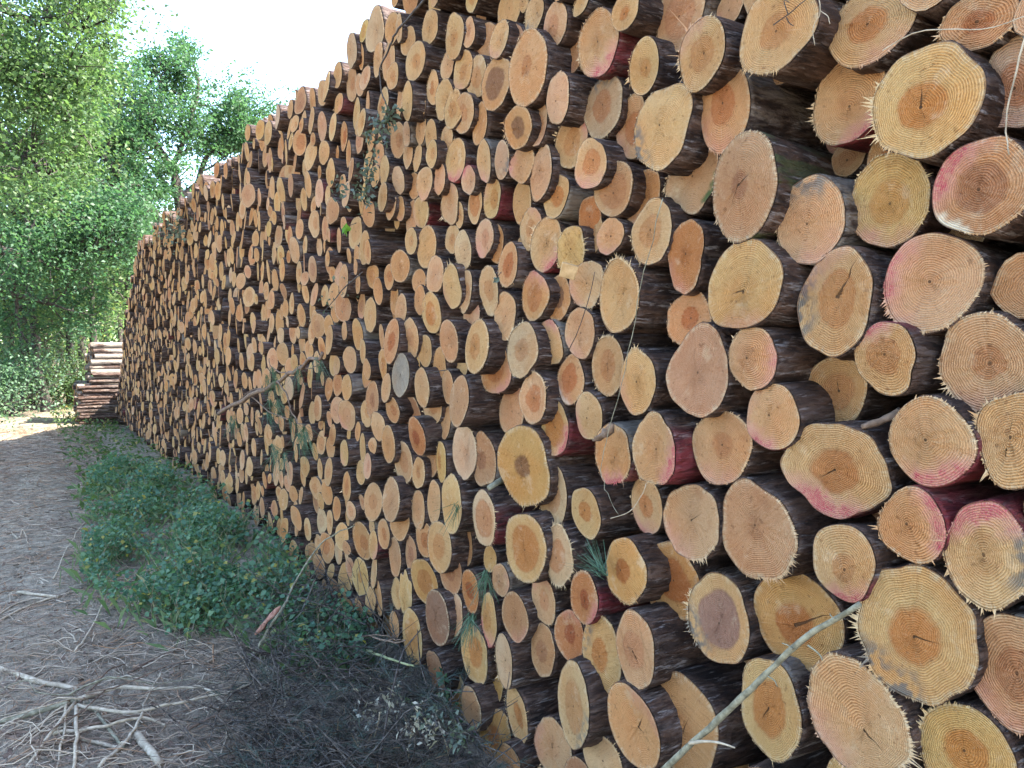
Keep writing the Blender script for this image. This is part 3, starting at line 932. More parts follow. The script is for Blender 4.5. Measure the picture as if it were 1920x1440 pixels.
for lo, hi, n, f in sched:
    ys = fr.uniform(-1.6, 21.5, n); zs = fr.uniform(0.0, TOPZ + .1, n); rs = fr.uniform(lo, hi, n)
    for y, z, r in zip(ys, zs, rs):
        if z - r < ground_z(FACE_X, y) - .02 or z + r > pile_top(y) or y > pile_end(z): continue
        if free(y, z, r, f):
            put(y, z, r); fill.append([y, z, r, None])
FILL_MAIN = len(fill)
# let every log swell until it rests against its nearest neighbour
allc = [[r['c'].y, r['c'].z, math.sqrt(r['rx'] * r['rz'])] for r in recs] + [f[:3] for f in fill]
grid = {}
for i_, (y, z, r) in enumerate(allc): grid.setdefault((int(y // cell), int(z // cell)), []).append(i_)
for _ in range(2):
    for i_ in fr.permutation(np.arange(len(recs), len(allc))):
        y, z, r = allc[i_]; iy, iz = int(y // cell), int(z // cell); m = .118
        for a in (-1, 0, 1):
            for b in (-1, 0, 1):
                for j_ in grid.get((iy + a, iz + b), ()):
                    if j_ != i_: m = min(m, math.hypot(allc[j_][0] - y, allc[j_][1] - z) - allc[j_][2] + .003)
        allc[i_][2] = max(r, min(m, r * 1.22, max(r, .084)))
for f_, q_ in zip(fill, allc[len(recs):]): f_[2] = q_[2]
hash_.clear()
for y, z, r in allc: put(y, z, r)
# short or sunken logs showing in the gaps
for lo, hi, n, f in ((.055, .08, 26000, .80), (.042, .055, 26000, .80)):
    ys = fr.uniform(-.6, 20, n); zs = fr.uniform(0.0, TOPZ - .05, n); rs = fr.uniform(lo, hi, n)
    for y, z, r in zip(ys, zs, rs):
        if z - r < ground_z(FACE_X, y) - .02 or y > pile_end(z) or z + r > pile_top(y) - .05: continue
        if free(y, z, r, f):
            put(y, z, r); fill.append([y, z, r, -1])
cutM, barkM = MB(), MB()
tl = list('cccccyytttppooobwc')
for i, (y, z, r, back) in enumerate(fill):
    u, v, dep = to_px((FACE_X, y, z))
    in_traced = u > 705 and 0 < v < 1440 and u < 1920
    p = fr.normal(0, .026)
    if back or in_traced: p = -fr.uniform(.07, .30)
    tone = tl[fr.integers(len(tl))]
    sp = {'tone': tone, 'heart': (fr.uniform(.3, .6), fr.uniform(.1, .9), .2), 'ring': fr.uniform(.2, .9), 'saw': fr.uniform(0, .5),
          'irr': 1.2, 'pink': [], 'fringe': [], 'peel': 0.8 if fr.random() < .12 else 0.0}
    if fr.random() < .08: sp['pink'] = [(*clock(fr.uniform(3, 10)), fr.uniform(.25, .8))]; sp['red'] = .4
    if u > 330 and u < 705 and fr.random() < .22: sp['fringe'] = [(*clock(fr.uniform(6, 11)), .5, .10)]
    big = u > 480
    ns, nr = (18, 2) if big else (12, 1)
    yaw, pit = fr.normal(0, R(2.4)), fr.normal(0, R(1.8))
    an = fr.normal(1, .035)
    log_parts(cutM, barkM, (FACE_X - p, y, z), r * an, r / an, sp, 5000 + i, ns, nr, fr.uniform(2.1, 2.5), yaw, pit,
              yaw + fr.normal(0, R(6)), pit + fr.normal(0, R(4)), 4 if not big else 5)
rest = thing('stacked_logs', 'mass of smaller and farther sawn log ends making up the rest of the pile', 'logs')
rest['kind'] = 'stuff'
b_ = obj('bark', barkM.mesh('bark', BARK, (0, 0, 0), True), rest); b_['kind'] = 'stuff'
c_ = obj('cut_end', cutM.mesh('cut_end', CUT), rest); c_['kind'] = 'stuff'
print('logs traced', len(recs), 'fill', FILL_MAIN, len(fill))

# --- second, lower pile beyond: the sides of its end logs face the track
sr = np.random.default_rng(11)
z = -0.20
rows = []
while z < 1.62:
    r = sr.uniform(.029, .046)
    rows.append((z + r, r)); z += 2 * r * sr.uniform(.90, 1.0)
NTH = 'first second third fourth fifth sixth seventh eighth ninth tenth eleventh twelfth thirteenth fourteenth fifteenth'.split()
ordw = ['lowest'] + [n + ' from the bottom' for n in NTH[1:]]
ordt = ['topmost'] + [n + ' from the top' for n in NTH[1:]]
nrow = len(rows)
for i, (z, r) in enumerate(rows):
    low = z < .62
    x0 = (0.72 if low else 0.98) + sr.normal(0, .03) + .05 * z
    y0 = 19.6 + sr.normal(0, .04) + .12 * z
    cut, bark = MB(), MB()
    sp = {'tone': 'cptw'[i % 4], 'ring': .4, 'heart': (.4, .4, .2), 'pink': [], 'fringe': [], 'crack': [], 'peel': 0.35 if sr.random() < .6 else 0.0}
    log_parts(cut, bark, (x0, y0, z), r, r, sp, 9000 + i, 16, 2, 2.4, sr.normal(0, R(2.2)), sr.normal(0, R(1.3)), sr.normal(0, R(5)), 0, 6)
    where = ordw[i] if i < nrow // 2 else ordt[nrow - 1 - i]
    t = thing('log', f"thin log lying crosswise in the far low stack, {where}", 'log', (x0, y0, z), 'logs of the far low stack')
    obj('bark', bark.mesh('bark', BARK, (x0, y0, z), True), t)
    obj('cut_end', cut.mesh('cut_end', CUT, (x0, y0, z)), t)
cutM, barkM = MB(), MB()
for col in range(1, 14):
    z = -0.20
    while z < 1.55 - .02 * col:
        r = sr.uniform(.045, .075)
        sp = {'tone': 'cptw'[col % 4], 'ring': .4, 'heart': (.4, .4, .2), 'pink': [], 'fringe': [], 'crack': [], 'peel': 1.6}
        log_parts(cutM, barkM, ((0.74 if z < .6 else 1.0) + sr.normal(0, .04), 19.6 + .13 * col, z + r), r, r, sp, 9300 + col * 50 + int(z * 20), 10, 1, 2.4, 0, 0, sr.normal(0, R(5)), 0, 3)
        z += 2 * r * .96
r2 = thing('hidden_logs', 'logs behind the end row of the far low stack', 'logs'); r2['kind'] = 'stuff'
b_ = obj('bark', barkM.mesh('bark', BARK, (0, 0, 0), True), r2); b_['kind'] = 'stuff'
c_ = obj('cut_end', cutM.mesh('cut_end', CUT), r2); c_['kind'] = 'stuff'
# ------------------------------------------------------------------ ground, track, litter
GMAT = mat_ground('forest_floor', [(0.052, 0.045, 0.034), (0.232, 0.192, 0.14), (0.43, 0.36, 0.265), (0.44, 0.345, 0.23)], 1.5)
PMAT = mat_ground('needle_track', [(0.055, 0.048, 0.036), (0.245, 0.205, 0.15), (0.45, 0.38, 0.28), (0.46, 0.36, 0.24)], 1.5)
def axis(lo, hi, a, b, n_in, n_out):
    return np.unique(np.concatenate([-(np.geomspace(1, 1 - lo + a, n_out) - 1)[::-1] + a, np.linspace(a, b, n_in), b + np.geomspace(1, hi - b + 1, n_out) - 1]))
xs = axis(-400, 400, -4, 6, 120, 24); ys = axis(-400, 600, -3, 26, 240, 24)
GX, GY = np.meshgrid(xs, ys)
GZ = np.vectorize(ground_z)(GX, GY)
nx = len(xs)
gi = (np.arange(len(ys) - 1) * nx)[:, None] + np.arange(nx - 1)[None, :]
gq = np.stack([gi, gi + 1, gi + nx + 1, gi + nx], axis=-1).reshape(-1, 4)
GV = np.stack([GX, GY, GZ], -1).reshape(-1, 3)
tag(obj('ground', mesh_np('ground', GV, gq, GMAT, None, True)), kind='structure')
def path_c(y): return -0.90 - 0.05 * max(0, y - 18) ** 2
cx_ = (xs[:-1] + xs[1:]) / 2; cy_ = (ys[:-1] + ys[1:]) / 2
inside = np.array([[(-6 < y < 25) and abs(x - path_c(y)) < 1.12 + .12 * math.sin(y * 1.3) + random.uniform(-.05, .05) for x in cx_] for y in cy_]).reshape(-1)
pq = gq[inside]
uq, inv = np.unique(pq, return_inverse=True)
PV = GV[uq] + (0, 0, 0.005)
tag(obj('path', mesh_np('path', PV, inv.reshape(-1, 4), PMAT, None, True)), kind='structure')

def mat_litter():
    m, nt, out = newmat('dry_litter'); g = NT(nt)
    lv = g.sep(g.attr('lv'))
    col = g.ramp(lv[0], [(0.0, (0.09, 0.06, 0.045)), (0.3, (0.22, 0.16, 0.12)), (0.55, (0.34, 0.26, 0.18)), (0.75, (0.30, 0.155, 0.075)), (0.9, (0.46, 0.37, 0.27))])
    g.bsdf(col, 0.9, None, 0.2, out)
    return m
LITTER = mat_litter()

def slivers(pos, length, width, tilt=0.15, bend=0.0):
    """thin flat needles: pos (n,3), a quad each, lying nearly flat"""
    n = len(pos)
    a = rng.uniform(0, 2 * np.pi, n)
    d = np.stack([np.cos(a), np.sin(a), rng.normal(0, tilt, n)], 1) * length[:, None] * .5
    s = np.stack([-np.sin(a), np.cos(a), rng.normal(0, .5, n)], 1) * width[:, None] * .5
    V = np.stack([pos - d - s, pos - d + s, pos + d + s, pos + d - s], 1).reshape(-1, 3)
    F = np.arange(4 * n).reshape(-1, 4)
    lv = np.repeat(rng.uniform(0, 1, (n, 3)), 4, axis=0)
    return V, F, lv
def strew(n, x0, x1, y0, y1, dens=1.6):
    y = y0 + (y1 - y0) * rng.uniform(0, 1, n) ** dens
    x = rng.uniform(x0, x1, n)
    z = np.array([ground_z(a, b) for a, b in zip(x, y)])
    return np.stack([x, y, z], 1)
P1 = strew(60000, -2.3, 0.9, 2.2, 19, 2.0); P1[:, 2] += rng.uniform(.006, .022, len(P1))
k1 = 1 + P1[:, 1] / 9
V1, F1, L1 = slivers(P1, rng.uniform(.025, .085, len(P1)) * k1, rng.uniform(.0009, .0020, len(P1)) * k1, .12)
tag(obj('needle_litter', mesh_np('needle_litter', V1, F1, LITTER, {'lv': L1})), 'dry pine needles and bark crumbs littering the shaded track', 'litter', kind='stuff')
PC = strew(4200, -2.3, 1.0, 2.2, 16, 2.0); PC[:, 2] += rng.uniform(.006, .016, len(PC))
VC, FC, LC = slivers(PC, rng.uniform(.012, .05, len(PC)), rng.uniform(.006, .018, len(PC)), .25)
LC[:, 0] = LC[:, 0] * .75 * np.repeat(rng.choice([.25, .4, 1.0], len(PC)), 4)
tag(obj('bark_crumbs', mesh_np('bark_crumbs', VC, FC, LITTER, {'lv': LC})), 'dark and rusty bark crumbs scattered over the track', 'bark crumbs', kind='stuff')
tw = MB()
for p in strew(420, -2.2, 1.1, 2.3, 13, 1.9):
    a = random.uniform(0, 6.28); L = random.uniform(.10, .42) * (1 + p[1] / 14)
    q = p + np.array([math.cos(a) * L, math.sin(a) * L, random.uniform(-.01, .03)])
    q[2] = max(q[2], ground_z(q[0], q[1]) + .01)
    r0 = random.uniform(.0016, .0042)
    tw.tube(wobble(p + (0, 0, .012), q + (0, 0, .012), 5, .07), np.linspace(r0, r0 * .5, 5), 4, False, attrs={'lv': (random.random(), random.random(), 0)})
for k in range(230):
    p = on_ground(random.uniform(-40, 520), 1440 - 290 * random.random() ** 1.4, 0); p = np.array(tuple(p))
    a = random.uniform(0, 6.28); L = random.uniform(.08, .34)
    q = p + np.array([math.cos(a) * L, math.sin(a) * L, 0]); q[2] = ground_z(q[0], q[1]) + random.uniform(.0, .05)
    r0 = random.uniform(.0012, .0038)
    tw.tube(wobble(p + (0, 0, .012), q + (0, 0, .012), 6, .07, -.04), np.linspace(r0, r0 * .5, 6), 4, False, attrs={'lv': (random.choice((.2, .45, .5, .92, .98)), random.random(), 0)})
tag(obj('twig_litter', tw.mesh('twig_litter', LITTER)), 'thin dry twigs strewn over the track', 'twigs', kind='stuff')

# ------------------------------------------------------------------ leaves
def leaf_quads(pos, size, up=0.6, aspect=0.62, droop=0.2):
    n = len(pos)
    nrm = rng.normal(0, 1, (n, 3)); nrm[:, 2] = np.abs(nrm[:, 2]) * .6 + up
    nrm /= np.linalg.norm(nrm, axis=1)[:, None]
    t = rng.normal(0, 1, (n, 3)); t -= nrm * (t * nrm).sum(1)[:, None]; t /= np.linalg.norm(t, axis=1)[:, None]
    b = np.cross(nrm, t)
    s = size[:, None]
    fold = rng.uniform(.05, .3, n)[:, None] * s
    V = np.stack([pos - t * s * .5, pos + b * s * .5 * aspect + nrm * fold * .5, pos + t * s * .5 - nrm * s * droop * .5, pos - b * s * .5 * aspect + nrm * fold * .5], 1).reshape(-1, 3)
    return V, np.arange(4 * n).reshape(-1, 4), np.repeat(rng.uniform(0, 1, (n, 3)), 4, axis=0)

NETTLE = mat_leaf('ground_leaf', (0.050, 0.125, 0.080), (0.125, 0.215, 0.105), 0.35, (0.30, 0.26, 0.06))
pts = []
poly = [(150, 1075), (165, 900), (205, 865), (290, 878), (390, 945), (470, 1010), (560, 1075), (600, 1150), (540, 1215), (440, 1215), (330, 1190), (215, 1150)]
def inpoly(u, v, P):
    c = False
    for i in range(len(P)):
        (x1, y1), (x2, y2) = P[i], P[i - 1]
        if (y1 > v) != (y2 > v) and u < (x2 - x1) * (v - y1) / (y2 - y1) + x1: c = not c
    return c
wpoly = [(on_ground(u, v, .08).x, on_ground(u, v, .08).y) for u, v in poly]
wx = [p[0] for p in wpoly]; wy = [p[1] for p in wpoly]
while len(pts) < 8600:
    x, y = random.uniform(min(wx), 1.5), random.uniform(min(wy), max(wy))
    ok = inpoly(x, y, wpoly)
    if not ok: continue
    dn = math.sin(x * 6 + 1.3 * y) * math.sin(y * 3.7 - x * 2) + .5 * math.sin(x * 14 + y * 9)
    if random.random() > .42 + .62 * dn: continue
    h = (.11 + .10 * dn) * random.uniform(.30, 1.15) + .03
    pts.append((x, y, ground_z(x, y) + max(.02, h)))
# thinner growth right up to the lowest logs and out through the brushwood
n_ = 0
while n_ < 2600:
    u, v = random.uniform(330, 930), random.uniform(900, 1440)
    p = on_ground(u, v, .05)
    if not (.45 + .4 * smooth(1080, 1300, v) < p.x < 1.48): continue
    if math.sin(p.x * 7 + p.y * 3) + math.sin(p.y * 5 - p.x * 4) < .1 + (.5 if v > 1200 else -.4): continue
    n_ += 1; pts.append((p.x, p.y, ground_z(p.x, p.y) + random.uniform(.03, .22)))
pts = np.array(pts)
V, F, L = leaf_quads(pts, rng.uniform(.020, .048, len(pts)), 1.0, .8)
tag(obj('ground_cover', mesh_np('ground_cover', V, F, NETTLE, {'lv': L})), 'low leafy green plants spreading along the foot of the pile', 'ground cover', kind='stuff')
STRAW = mat_wood('dry_stalk', (0.24, 0.185, 0.12), (0.42, 0.34, 0.23), 60)
st = MB()
for k in range(520):
    i = random.randrange(len(pts)); x, y, z = pts[i]
    x += random.gauss(0, .06); y += random.gauss(0, .06)
    g0 = ground_z(x, y)
    h = random.uniform(.08, .30)
    q = (x + random.gauss(0, .09), y + random.gauss(0, .09), g0 + h)
    st.tube(wobble((x, y, g0), q, 4, .06), [.0017, .0014, .0011, .0007], 3, False)
tag(obj('dry_stalks', st.mesh('dry_stalks', STRAW)), 'dead grass stalks among the low green plants', 'stalks', kind='stuff')
gb = []
for k in range(2600):
    i = random.randrange(len(pts)); x, y, z = pts[i]
    x += random.gauss(0, .07); y += random.gauss(0, .07)
    if x > 1.47: continue
    g0 = ground_z(x, y); h = random.uniform(.05, .17); a = random.uniform(0, 6.28); l = random.uniform(.02, .14)
    w_ = random.uniform(.0007, .0016)
    dx, dy = math.cos(a), math.sin(a)
    gb.append([(x - dy * w_, y + dx * w_, g0), (x + dy * w_, y - dx * w_, g0), (x + dx * l * .4 + dy * w_ * .8, y + dy * l * .4 - dx * w_ * .8, g0 + h * .7), (x + dx * l, y + dy * l, g0 + h)])
gb = np.array(gb).reshape(-1, 3)
BLADE = mat_leaf('grass_blade', (0.075, 0.125, 0.055), (0.17, 0.22, 0.10), 0.35, (0.36, 0.30, 0.16))
tag(obj('grass', mesh_np('grass', gb, np.arange(len(gb)).reshape(-1, 4), BLADE, {'lv': np.repeat(rng.uniform(0, 1, (len(gb) // 4, 3)), 4, axis=0)})), 'grass blades growing through the green plants', 'grass', kind='stuff')
# grass and small herbs along the rest of the foot of the pile and beside the far end of the track
gp = []
while len(gp) < 9000:
    y = random.uniform(7, 26); x = random.uniform(-6, 1.45)
    d = x - path_c(y)
    if abs(d) < 1.0 + .25 * math.sin(y * 2.1): continue
    if d > 0 and x < .27 + .10 * math.sin(y * 1.9): continue
    gp.append((x, y, ground_z(x, y) + random.uniform(.02, .16)))
gp = np.array(gp)
V, F, L = leaf_quads(gp, rng.uniform(.04, .11, len(gp)), .8, .5)
GRASS = mat_leaf('verge_leaf', (0.050, 0.095, 0.030), (0.12, 0.17, 0.055), 0.35, (0.32, 0.26, 0.09))
tag(obj('verge_plants', mesh_np('verge_plants', V, F, GRASS, {'lv': L})), 'low green weeds on the verges at the far end of the track', 'weeds', kind='stuff')

# brushwood heaped at the foot of the pile, bottom middle
DARKTWIG = mat_wood('dark_twig', (0.016, 0.013, 0.012), (0.15, 0.125, 0.105), 50)
bw = MB()
def brush_pt():
    while True:
        u, v = random.uniform(430, 930), random.uniform(1090, 1500)
        if v > 1090 + max(0, (560 - u)) * 1.2 and u < 640 + (v - 1090) * .85: break
    p = on_ground(u, v, .05)
    return p
for k in range(1300):
    p = brush_pt()
    L = random.uniform(.12, .55); a = random.uniform(0, 6.28); el = random.gauss(.12, .35)
    z0 = ground_z(p.x, p.y) + random.uniform(.0, .20) * smooth(.4, 1.1, p.x)
    p0 = (p.x, p.y, z0)
    p1 = (p.x + L * math.cos(a) * math.cos(el), p.y + L * math.sin(a) * math.cos(el), max(ground_z(p.x, p.y) + .01, z0 + L * math.sin(el)))
    if p1[0] > 1.46: p1 = (1.46 - random.uniform(0, .1), p1[1], p1[2])
    r0 = random.choice((.0012, .0018, .0025, .0045)) * random.uniform(.8, 1.3)
    bw.tube(wobble(p0, p1, 5, .06), np.linspace(r0, r0 * .45, 5), 3, False)
tag(obj('brushwood', bw.mesh('brushwood', DARKTWIG)), 'dark tangle of fine dead twigs heaped against the foot of the pile', 'brushwood', kind='stuff')
bn = []
for k in range(230):
    p = brush_pt(); z0 = ground_z(p.x, p.y) + random.uniform(.02, .22) * smooth(.3, 1.1, p.x)
    c = np.array([p.x, p.y, z0]); d = np.array([random.gauss(0, 1), random.gauss(0, 1), random.gauss(.2, .4)]); d /= np.linalg.norm(d)
    m = 34
    t = rng.uniform(0, .16, m)[:, None]
    e = rng.normal(0, .5, (m, 3)) + d; e /= np.linalg.norm(e, axis=1)[:, None]
    b0 = c + d * t; b1 = b0 + e * rng.uniform(.03, .07, m)[:, None]
    s = np.cross(e, rng.normal(0, 1, (m, 3))); s = s / np.linalg.norm(s, axis=1)[:, None] * .0011
    bn.append(np.stack([b0 - s, b0 + s, b1 + s * .4, b1 - s * .4], 1).reshape(-1, 3))
bn = np.concatenate(bn)
NEEDLE = mat_leaf('pine_needle', (0.022, 0.036, 0.028), (0.075, 0.095, 0.075), 0.1, (0.20, 0.12, 0.06))
tag(obj('fallen_needles', mesh_np('fallen_needles', bn, np.arange(len(bn)).reshape(-1, 4), NEEDLE, {'lv': np.repeat(rng.uniform(0, 1, (len(bn) // 4, 3)), 4, axis=0)})),
    'withered conifer needles caught in the brushwood', 'needles', kind='stuff')
# ------------------------------------------------------------------ single sticks, branches and sprigs
PALE = mat_wood('pale_stick', (0.30, 0.235, 0.16), (0.52, 0.43, 0.31), 40)
GREYW = mat_wood('grey_stick', (0.13, 0.115, 0.075), (0.30, 0.275, 0.19), 45)
BROWNW = mat_wood('brown_stick', (0.10, 0.065, 0.045), (0.23, 0.155, 0.11), 45)
DARKW = mat_wood('dark_stick', (0.035, 0.028, 0.024), (0.09, 0.075, 0.065), 45)
GREENW = mat_wood('green_stick', (0.22, 0.24, 0.11), (0.36, 0.36, 0.19), 45)
REDBARK = mat_wood('red_bark', (0.20, 0.085, 0.055), (0.40, 0.22, 0.16), 60)

def smooth_path(P, n=4, amp=0.012):
    P = [np.array(tuple(p)) for p in P]
    out = []
    for a in range(len(P) - 1):
        p0 = P[max(a - 1, 0)]; p1 = P[a]; p2 = P[a + 1]; p3 = P[min(a + 2, len(P) - 1)]
        for t in np.linspace(0, 1, n, endpoint=False):
            out.append(.5 * ((2 * p1) + (-p0 + p2) * t + (2 * p0 - 5 * p1 + 4 * p2 - p3) * t * t + (-p0 + 3 * p1 - 3 * p2 + p3) * t ** 3))
    out.append(P[-1]); out = np.array(out)
    L = np.linalg.norm(out[-1] - out[0])
    out[1:-1] += rng.normal(0, amp * L / 3, out[1:-1].shape)
    return out

def stick(name, label, cat, P, r0, r1, mat, group=None, twigs=(), amp=.012, ns=7):
    """P: 3-D points; twigs: further polylines that become children"""
    Q = smooth_path(P, 4, amp)
    loc = tuple(Q[0])
    mb = MB(); rr = np.linspace(r0, r1, len(Q)) * rng.uniform(.88, 1.12, len(Q))
    mb.tube(Q, rr, ns, True, .08)
    if not twigs:
        o = obj(name, mb.mesh(name, mat, loc, True)); o.location = loc
        return tag(o, label, cat, group)
    t = thing(name, label, cat, loc, group)
    obj('stem', mb.mesh('stem', mat, loc, True), t)
    for T, q0, q1 in twigs:
        b = MB(); W = smooth_path(T, 4, .02); b.tube(W, np.linspace(q0, q1, len(W)), 5)
        obj('twig', b.mesh('twig', mat, loc, True), t)
    return t

def gpx(*pts):
    """points lying on the ground at these photo pixels; a third value lifts them"""
    return [on_ground(p[0], p[1], (p[2] if len(p) > 2 else 0.012)) for p in pts]
def fpx(off, *pts):
    return [on_face(p[0], p[1], (p[2] if len(p) > 2 else off)) for p in pts]

GS = 'loose sticks lying on the track'
stick('stick', 'thick pale barkless stick pointing in from the left border', 'stick', gpx((-40, 1235), (60, 1276), (145, 1292)), .015, .011, PALE, GS)
stick('stick', 'long forked grey stick at the left border above the thick pale one', 'stick', gpx((-30, 1180), (60, 1133), (150, 1107)), .008, .005, PALE, GS, [(gpx((-30, 1168), (40, 1128), (95, 1120)), .006, .004)])
stick('stick', 'short stubby pale stick beside the long forked one', 'stick', gpx((34, 1111), (70, 1115), (108, 1120)), .012, .009, PALE, GS)
stick('stick', 'short thick pale stick end near the bottom border', 'stick', gpx((256, 1378, .02), (275, 1400, .02), (300, 1432, .02)), .018, .016, PALE, GS)
stick('stick', 'straight grey stick running down from the pale fan of stems', 'stick', gpx((165, 1318, .03), (200, 1360, .03), (232, 1402, .02)), .008, .007, GREYW, GS)
stick('stick', 'crooked pale stick rising from the bottom border past the short thick one', 'stick', gpx((185, 1440), (240, 1385, .03), (262, 1345, .05), (280, 1298, .05), (302, 1262, .06)), .008, .004, PALE, GS)
stick('stick', 'pale stick lying just left of the short thick stick end', 'stick', gpx((155, 1386), (190, 1394), (228, 1404)), .008, .006, PALE, GS)
stick('stick', 'long thin brown stick under the fan of stems', 'stick', gpx((-20, 1375), (110, 1372), (230, 1345, .03), (310, 1343, .02)), .007, .004, BROWNW, GS)
stick('stick', 'dark stick at the left border below the fan of stems', 'stick', gpx((-20, 1370, .0), (70, 1392), (150, 1388)), .011, .007, BROWNW, GS)
stick('stick', 'thin brown stick leading right from the short thick stick end', 'stick', gpx((282, 1396), (360, 1418), (440, 1428)), .006, .003, BROWNW, GS)
stick('stick', 'flat brown stick at the bottom border in front of the brushwood', 'stick', gpx((410, 1420), (470, 1417), (560, 1405)), .009, .006, BROWNW, GS)
stick('stick', 'pale zigzag twig standing in the dark brushwood', 'stick', gpx((538, 1300, .10), (535, 1330, .07), (548, 1362, .05), (572, 1388, .03)), .004, .003, PALE, GS, [(gpx((535, 1300, .1), (560, 1288, .1), (608, 1248, .12)), .003, .0015)])
stick('stick', 'thin pale crooked twig on the track beside the green plants', 'stick', gpx((22, 998), (35, 1010), (42, 992), (52, 1018)), .006, .004, PALE, GS)
stick('stick', 'dead stem arching over the green plants towards the track', 'stick', gpx((100, 1085), (135, 1010, .04), (165, 975, .05)), .005, .003, PALE, GS)
stick('stick', 'grey stem leaning out of the green plants, lower one', 'stick', gpx((140, 1222), (170, 1180, .04), (200, 1115, .06)), .006, .003, PALE, GS)
stick('stick', 'brown stick among the dry needles beside the pale fan', 'stick', gpx((240, 1262), (300, 1230), (345, 1215)), .006, .004, BROWNW, GS)
stick('stick', 'dark reddish stem lying in the brushwood', 'stick', gpx((352, 1368, .03), (385, 1350, .04), (410, 1340, .05)), .007, .004, BROWNW, GS)
# fan of dry stems
ap = on_ground(145, 1312, .06); loc = tuple(ap)
fan = thing('dry_branch', 'dry branch with a fan of pale stems at the bottom left', 'branch', loc)
mb = MB(); Q = smooth_path(gpx((-30, 1362, .0), (60, 1338, .03), (145, 1312, .06)), 4); mb.tube(Q, np.linspace(.010, .013, len(Q)), 7)
obj('stem', mb.mesh('stem', GREYW, loc, True), fan)
for P, q0, q1, mt in [
    (gpx((145, 1312, .06), (220, 1290, .06), (300, 1292, .05), (375, 1290, .04), (445, 1330, .02)), .011, .006, PALE),
    (gpx((145, 1322, .06), (230, 1333, .06), (330, 1320, .06), (400, 1302, .06), (490, 1278, .05)), .009, .004, PALE),
    (gpx((140, 1318, .06), (100, 1370, .05), (48, 1440, .0)), .009, .006, PALE),
    (gpx((142, 1325, .06), (145, 1380, .05), (136, 1450, .0)), .009, .006, PALE),
    (gpx((125, 1320, .06), (118, 1380, .04), (106, 1445, .0)), .006, .004, PALE),
    (gpx((130, 1318, .06), (90, 1345, .04), (50, 1392, .0)), .005, .003, PALE),
    (gpx((130, 1316, .06), (70, 1330, .04), (-20, 1372, .0)), .005, .003, PALE),
    (gpx((120, 1320, .05), (60, 1370, .03), (0, 1410, .0)), .004, .003, PALE),
    (gpx((150, 1318, .06), (200, 1260, .05), (235, 1245, .02)), .005, .003, BROWNW),
    (gpx((100, 1375, .03), (200, 1360, .05), (270, 1345, .05), (310, 1360, .02)), .008, .005, PALE)]:
    b = MB(); W = smooth_path(P, 4, .015); b.tube(W, np.linspace(q0, q1, len(W)), 6)
    obj('twig', b.mesh('twig', mt, loc, True), fan)

for q in range(9):   # finer dead stems of the same branch
    a = random.uniform(0, 6.28); L = random.uniform(.25, .75)
    p0 = ap + Vector((random.gauss(0, .05), random.gauss(0, .05), random.uniform(-.02, .03)))
    p1 = Vector((p0.x + L * math.cos(a), p0.y + L * math.sin(a), 0)); p1.z = ground_z(p1.x, p1.y) + random.uniform(.005, .10)
    b = MB(); W = wobble(p0, p1, 8, .05, -.05); b.tube(W, np.linspace(random.uniform(.0025, .0045), .0012, 8), 4)
    obj('twig', b.mesh('twig', random.choice((PALE, BROWNW, GREYW)), loc, True), fan)

LS = 'sticks leaning at the foot of the pile'
t = stick('stick', 'grey stick with peeling reddish bark leaning out of the plants', 'stick', gpx((466, 1242, .0), (490, 1205, .10), (510, 1170, .2), (540, 1125, .30)), .012, .006, GREYW, LS,
          [(gpx((484, 1215, .08), (490, 1240, .04), (490, 1262, .0)), .005, .003)])
b = MB(); Q = smooth_path(gpx((478, 1190, .17), (500, 1165, .23), (526, 1136, .30)), 3, .02); b.tube(Q, [.004, .010, .013, .009, .014, .011, .005], 7, True, .45)
obj('bark_strip', b.mesh('bark_strip', REDBARK, tuple(t.location), True), t)
stick('stick', 'long thin pale stem bowing up from the brushwood to the log ends', 'stick',
      [on_ground(530, 1140, .25), on_face(572, 1060, .25), on_face(610, 1012, .15), on_face(665, 985, .08)], .006, .003, GREYW, LS)
stick('stick', 'brown crooked branch with thin twigs lying in front of the lowest logs', 'stick',
      fpx(.14, (625, 1216), (660, 1205), (690, 1192), (740, 1205), (760, 1200)), .008, .003, BROWNW, LS, [(fpx(.14, (690, 1192), (718, 1190), (735, 1198)), .004, .002), (fpx(.14, (700, 1215), (730, 1200), (752, 1200)), .003, .002)])
stick('stick', 'slender yellow green branch in front of the lowest logs', 'stick', fpx(.16, (688, 1220), (725, 1235), (775, 1248)), .008, .004, GREENW, LS)
stick('stick', 'long straight grey green stick leaning across the big lower right log ends', 'stick',
      fpx(.16, (1235, 1452), (1330, 1365), (1410, 1290), (1500, 1205), (1612, 1132)), .0085, .0055, GREYW, None, amp=.003, twigs=
      [(fpx(.17, (1487, 1218), (1478, 1210), (1466, 1206)), .002, .001), (fpx(.17, (1515, 1210), (1535, 1225), (1542, 1238)), .0022, .001),
       (fpx(.17, (1565, 1160), (1558, 1155), (1556, 1150)), .0018, .001), (fpx(.17, (1440, 1268), (1452, 1276), (1458, 1288)), .0018, .001)])
stick('stick', 'short pale twig crossing the foot of the long grey green stick', 'stick', fpx(.17, (1293, 1393), (1335, 1390), (1378, 1402)), .0045, .002, PALE, None)
stick('stick', 'broken grey branch stub between the mustard log end and the frayed one', 'stick', fpx(.05, (916, 916, .07), (932, 905, .03), (952, 893, -.03)), .010, .013, GREYW, None)
stick('stick', 'grey branch wedged between big log ends at the right', 'stick', fpx(.02, (1618, 800, .03), (1650, 790, .03), (1690, 772, .0)), .006, .010, BROWNW, None)

